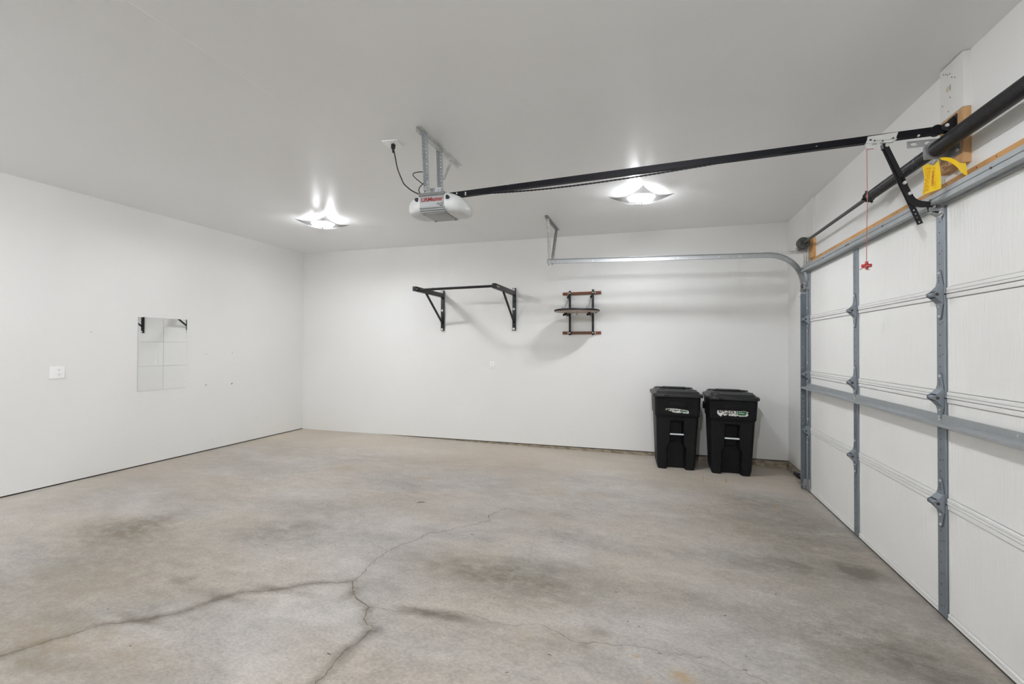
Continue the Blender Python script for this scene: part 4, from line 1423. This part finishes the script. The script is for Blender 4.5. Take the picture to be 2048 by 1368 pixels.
def sticker(v):
    """torn paper label; v picks which of the two labels"""
    mb = MB()
    random.seed(40 + v)
    z0 = .640
    def pl(x, z, e=.0012):
        if v: z = .662 + (z - .648) * 1.35
        return (x, front_y(z) - e, z)
    if v == 0:
        top = [(-.125, .672), (-.10, .676), (-.06, .677), (-.01, .676), (.04, .670), (.09, .664), (.115, .658)]
        bot = [(.118, .637), (.11, .628), (.06, .630), (.05, .636), (.01, .630), (-.03, .633), (-.055, .638), (-.08, .648), (-.10, .658), (-.125, .660)]
    else:
        top = [(-.155, .655), (-.15, .668), (-.11, .668), (-.05, .674), (.02, .677), (.11, .672), (.15, .664)]
        bot = [(.14, .652), (.15, .640), (.135, .630), (.07, .627), (.05, .633), (.03, .626), (-.02, .632), (-.05, .636), (-.07, .630), (-.10, .636), (-.115, .619), (-.13, .626), (-.152, .640)]
    mb.prism([pl(x, z) for x, z in top + bot], (0, -.0006, 0))
    mb.mi = 1
    for k in range(34):
        x = random.uniform(-.115, .012) if v == 0 else random.uniform(-.14, .015)
        zt2, zb2 = (.668, .642) if v == 0 else (.668, .638)
        if v == 0 and x < -.07: zb2 = .656
        zz = random.uniform(zb2, zt2); a, b_ = random.uniform(.004, .012), random.uniform(.002, .006)
        n = 7; ph = random.uniform(0, 6)
        mb.prism([pl(x + a * math.cos(ph + t * 6.283 / n) * random.uniform(.6, 1.2), zz + b_ * math.sin(ph + t * 6.283 / n) * random.uniform(.6, 1.2), .0018) for t in range(n)], (0, -.0004 - .0002 * (k % 3), 0))
    mb.mi = 2
    if v == 0:
        mb.prism([pl(x, z, .0018) for x, z in ((.028, .666), (.085, .660), (.10, .652), (.105, .640), (.05, .640), (.03, .645))], (0, -.0008, 0))
    else:
        mb.prism([pl(x, z, .0018) for x, z in ((.028, .674), (.11, .670), (.135, .664), (.128, .645), (.12, .636), (.065, .635), (.03, .641))], (0, -.0008, 0))
    mb.mi = 3
    if v == 0:
        mb.prism([pl(x, z, .0028) for x, z in ((.055, .636), (.105, .638), (.117, .640), (.117, .630), (.06, .630))], (0, -.0006, 0))
        mb.prism([pl(x, z, .0028) for x, z in ((-.03, .644), (.015, .646), (.015, .638), (-.03, .636))], (0, -.0006, 0))
        for x, z in ((.045, .652), (.06, .658), (.075, .648), (.09, .655)):
            mb.prism([pl(x + .004 * math.cos(t), z + .003 * math.sin(t), .0028) for t in np.linspace(0, 5.5, 7)], (0, -.0004, 0))
    else:
        mb.prism([pl(x, z, .0028) for x, z in ((.016, .676), (.021, .676), (.020, .630), (.015, .630))], (0, -.0006, 0))
        for z in (.667, .653, .640):
            mb.prism([pl(.042 + .006 * math.cos(t), z + .0045 * math.sin(t), .0028) for t in np.linspace(0, 5.6, 9)], (0, -.0005, 0))
        for z, l in ((.667, .035), (.653, .055)):
            mb.prism([pl(x, zz, .0028) for x, zz in ((.056, z + .0022), (.056 + l, z + .0015), (.056 + l, z - .0015), (.056, z - .0018))], (0, -.0005, 0))
        mb.prism([pl(x, z, .0028) for x, z in ((.055, .633), (.13, .637), (.145, .648), (.15, .642), (.135, .630), (.06, .627))], (0, -.0005, 0))
        for x in (-.12, -.08, -.03, -.005):
            mb.prism([pl(x + .010 * math.cos(t), .633 + .006 * math.sin(t), .003) for t in np.linspace(0, 5.4, 8)], (0, -.0005, 0))
    return mb


def make_bin(v, label, loc, yaw):
    t = thing('wheeled_bin', label, 'trash bin', loc, 'black wheeled bins by the back wall', local=True)
    t.rotation_euler = (0, .014, yaw)
    body = bin_body(v).build('body', 'bin', t, sharp=50)
    bin_lid(.045 if v == 0 else .085).build('lid', 'lid', t, sharp=40)
    mb = MB(); mb.tube([(-.072, front_y(.39) + .006, .390), (.072, front_y(.39) + .006, .390)], .0088, 12)
    mb.build('catch_bar', 'barmetal', t)['label'] = 'pale metal catch bar'
    sticker(v).build('sticker', ['stickerwhite', 'stickerdark', 'stickergreen', 'stickerlight'], t)['label'] = 'torn white and green paper sticker'
    for sx in (-1, 1):
        mb = MB()
        mb.lathe([(.02, -.022), (.085, -.022), (.10, -.014), (.10, .014), (.085, .022), (.02, .022)], (sx * .15, .425, .102), (1, 0, 0), 28)
        w = mb.build('wheel', 'lid', t)
    mb = MB(); mb.cyl((-.15, .425, .102), (.15, .425, .102), .010, n=10)
    mb.build('axle', 'darksteel', t)
    return t


make_bin(0, 'black wheeled bin with sharp-cornered lid and narrow leaf-shaped torn sticker', (5.490, -.575, fz(5.49) + .001), .075)
make_bin(1, 'black wheeled bin with rounded lid and longer sticker, standing next to the garage door', (6.048, -.580, fz(6.048) + .001), .0)

# ------------------------------------------------------------------ mirror, outlets
mi = thing('wall_mirror', 'frameless mirror of six square tiles on the plain wall facing the garage door', 'mirror', (0, -2.195, .80))
random.seed(3)
for c in range(2):
    for r in range(3):
        y1 = -2.468 + c * .2735; z0 = .800 + r * .2655
        mb = MB()
        mb.bx(.0012, .0045, y1 + .0012, y1 + .2718, z0 + .0010, z0 + .2645)
        mb.mi = 1
        mb.bx(.0010, .0040, y1 + .0006, y1 + .2726, z0 + .0004, z0 + .2651)
        mb.build('mirror_tile', ['mirror', 'mirroredge'], mi)


def receptacle(mb, cx, cz):
    """slots of a duplex outlet in the plane x-z, facing -y (local)"""
    for dz in (.021, -.021):
        for dx in (-.0065, .0065):
            mb.bx(cx + dx - .0012, cx + dx + .0012, -.0088, -.0079, cz + dz + .002, cz + dz + .010)
        mb.cyl((cx, -.0088, cz + dz - .006), (cx, -.0079, cz + dz - .006), .0028, n=10)
    return mb


def plate(name, label, loc, rz_, gangs, tilt=None):
    t = thing(name, label, 'outlet', loc, local=True)
    t.rotation_euler = tilt if tilt else (0, 0, rz_)
    w = .035 if gangs == 1 else .0585
    mb = MB(); mb.bx(-w, w, -.006, 0.0, -.057, .057, .0025)
    p = mb.build('cover_plate', 'plastic_white', t)
    cx = 0 if gangs == 1 else .012
    mb = MB(); mb.bx(cx - .0165, cx + .0165, -.008, -.004, -.034, .034, .0015)
    r = mb.build('receptacle', 'plastic_white', t)
    mb = MB(); receptacle(mb, cx, 0); mb.split('slot', 'slot', r, gap=.016)
    return t


plate('wall_outlet', 'white double-width outlet plate on the wall beside the six-tile mirror', (.0005, -3.172, 1.039), math.pi / 2, 2)
plate('wall_outlet', 'small white outlet on the back wall below the pull up bar', (3.134, -.0005, 1.036), 0, 1)
t = plate('ceiling_outlet', 'white outlet plate on the ceiling with a black plug in it', (3.470, -3.146, H - .0005), 0, 2)
t.rotation_euler = (math.pi / 2, 0, math.radians(8))
# ------------------------------------------------------------------ ceiling lights
def make_light(label, loc, yaw):
    t = thing('ceiling_light', label, 'ceiling light', loc, 'flush ceiling lights', local=True)
    t.rotation_euler = (0, 0, yaw)
    mb = MB()
    mb.lathe([(.124, 0), (.128, -.044), (.124, -.044), (.119, -.014), (0, -.014)], (0, 0, 0), (0, 0, 1), 40)
    mb.cyl((0, 0, -.018), (0, 0, -.088), .005, n=8)
    for sx in (-1, 1):
        mb.cyl((sx * .015, 0, -.036), (sx * .042, 0, -.036), .014, n=12)
    mb.bx(-.02, .02, -.015, .015, -.055, -.015)
    mb.build('base', 'plastic_white', t)
    for sx in (-1, 1):
        mb = MB()
        mb.lathe([(.012, .042), (.014, .052), (.024, .068), (.0295, .084), (.029, .098), (.022, .112), (.010, .120), (0, .121)], (0, 0, -.036), (sx, 0, 0), 14)
        mb.build('bulb', 'bulb', t)
    def G(u, v):                                             # square bent glass, corners swept up
        x, y = (u - .5) * .42, (v - .5) * .42
        k = 1 - .16 * (1 - abs(2 * u - 1) ** 2) * abs(2 * v - 1) ** 4
        k2 = 1 - .16 * (1 - abs(2 * v - 1) ** 2) * abs(2 * u - 1) ** 4
        rr = math.hypot(x, y) / .297
        return (x * k2, y * k, -.082 + .060 * rr ** 2.2)
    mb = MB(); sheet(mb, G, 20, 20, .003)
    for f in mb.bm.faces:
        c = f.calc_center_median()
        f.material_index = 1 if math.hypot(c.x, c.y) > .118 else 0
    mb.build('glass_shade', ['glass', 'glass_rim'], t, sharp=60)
    mb = MB()
    mb.lathe([(0, -.102), (.007, -.100), (.010, -.094), (.014, -.090), (.014, -.084)], (0, 0, 0), (0, 0, 1), 14)
    mb.build('finial', 'darksteel', t)
    return t


l0 = make_light('lit flush ceiling light with square glass, close to the mirror wall', (1.61, -1.57, H), 0.0)
REAR_FILL = bpy.data.objects['bulb'].data.copy(); m = M['bulb'].copy(); m.node_tree.nodes['Emission'].inputs['Strength'].default_value = 700  # unseen rear pair burns far brighter than the visible lights, as fill
REAR_FILL.materials[0] = m
CLEAR = bpy.data.objects['glass_shade'].data.copy(); CLEAR.materials[1] = M['glass']  # rim left clear so the unseen rear pair fills the walls unblocked
LS = [('lit flush ceiling light with square glass beneath the opener rail', (5.14, -1.53, H), math.radians(50)),
      ('unseen flush ceiling light on the camera side, boosted as fill over the door half', (5.14, -5.75, H), math.radians(10)),
      ('unseen flush ceiling light on the camera side, boosted as fill over the mirror half', (1.61, -5.75, H), math.radians(5))]
for lb, loc, yw in LS:
    c = dup(l0)
    if loc[1] < -4:
        for ch in c.children:
            if ch.name.startswith('bulb'):
                ch.data = REAR_FILL
            elif ch.name.startswith('glass_shade'):
                ch.data = CLEAR
    c.location = loc; c.rotation_euler = (0, 0, yw); c['label'] = lb

# ------------------------------------------------------------------ camera, world, view
def cam():
    yaw, pitch, roll = -2.95478423e-01, 1.08798934e-02, 4.17834481e-03
    cy, sy, cp, sp = math.cos(yaw), math.sin(yaw), math.cos(pitch), math.sin(pitch)
    f = Vector((sy * cp, cy * cp, sp)); r = Vector((cy, -sy, 0)); u = r.cross(f)
    c, s_ = math.cos(roll), math.sin(roll)
    r, u = c * r + s_ * u, -s_ * r + c * u
    mm = Matrix(((r.x, u.x, -f.x, 5.26935), (r.y, u.y, -f.y, -6.10112), (r.z, u.z, -f.z, 1.28927), (0, 0, 0, 1)))
    cd = bpy.data.cameras.new('camera'); cd.sensor_width = 36; cd.lens = 941.832 / 2048 * 36; cd.clip_start = .05
    o = bpy.data.objects.new('camera', cd); o.matrix_world = mm; COL.objects.link(o); SC.camera = o


cam()
w = bpy.data.worlds.new('world'); SC.world = w; w.use_nodes = True
w.node_tree.nodes['Background'].inputs[0].default_value = (.5, .55, .6, 1)
w.node_tree.nodes['Background'].inputs[1].default_value = .2
vs = SC.view_settings
vs.view_transform = 'Standard'; vs.look = 'None'; vs.gamma = 1; vs.use_curve_mapping = False; vs.exposure = 2.66
cy_ = SC.cycles
cy_.max_bounces = 11; cy_.diffuse_bounces = 8; cy_.glossy_bounces = 6; cy_.transmission_bounces = 6; cy_.transparent_max_bounces = 12
cy_.caustics_reflective = False; cy_.caustics_refractive = False
cy_.sample_clamp_indirect = 6.0; cy_.blur_glossy = 1.0
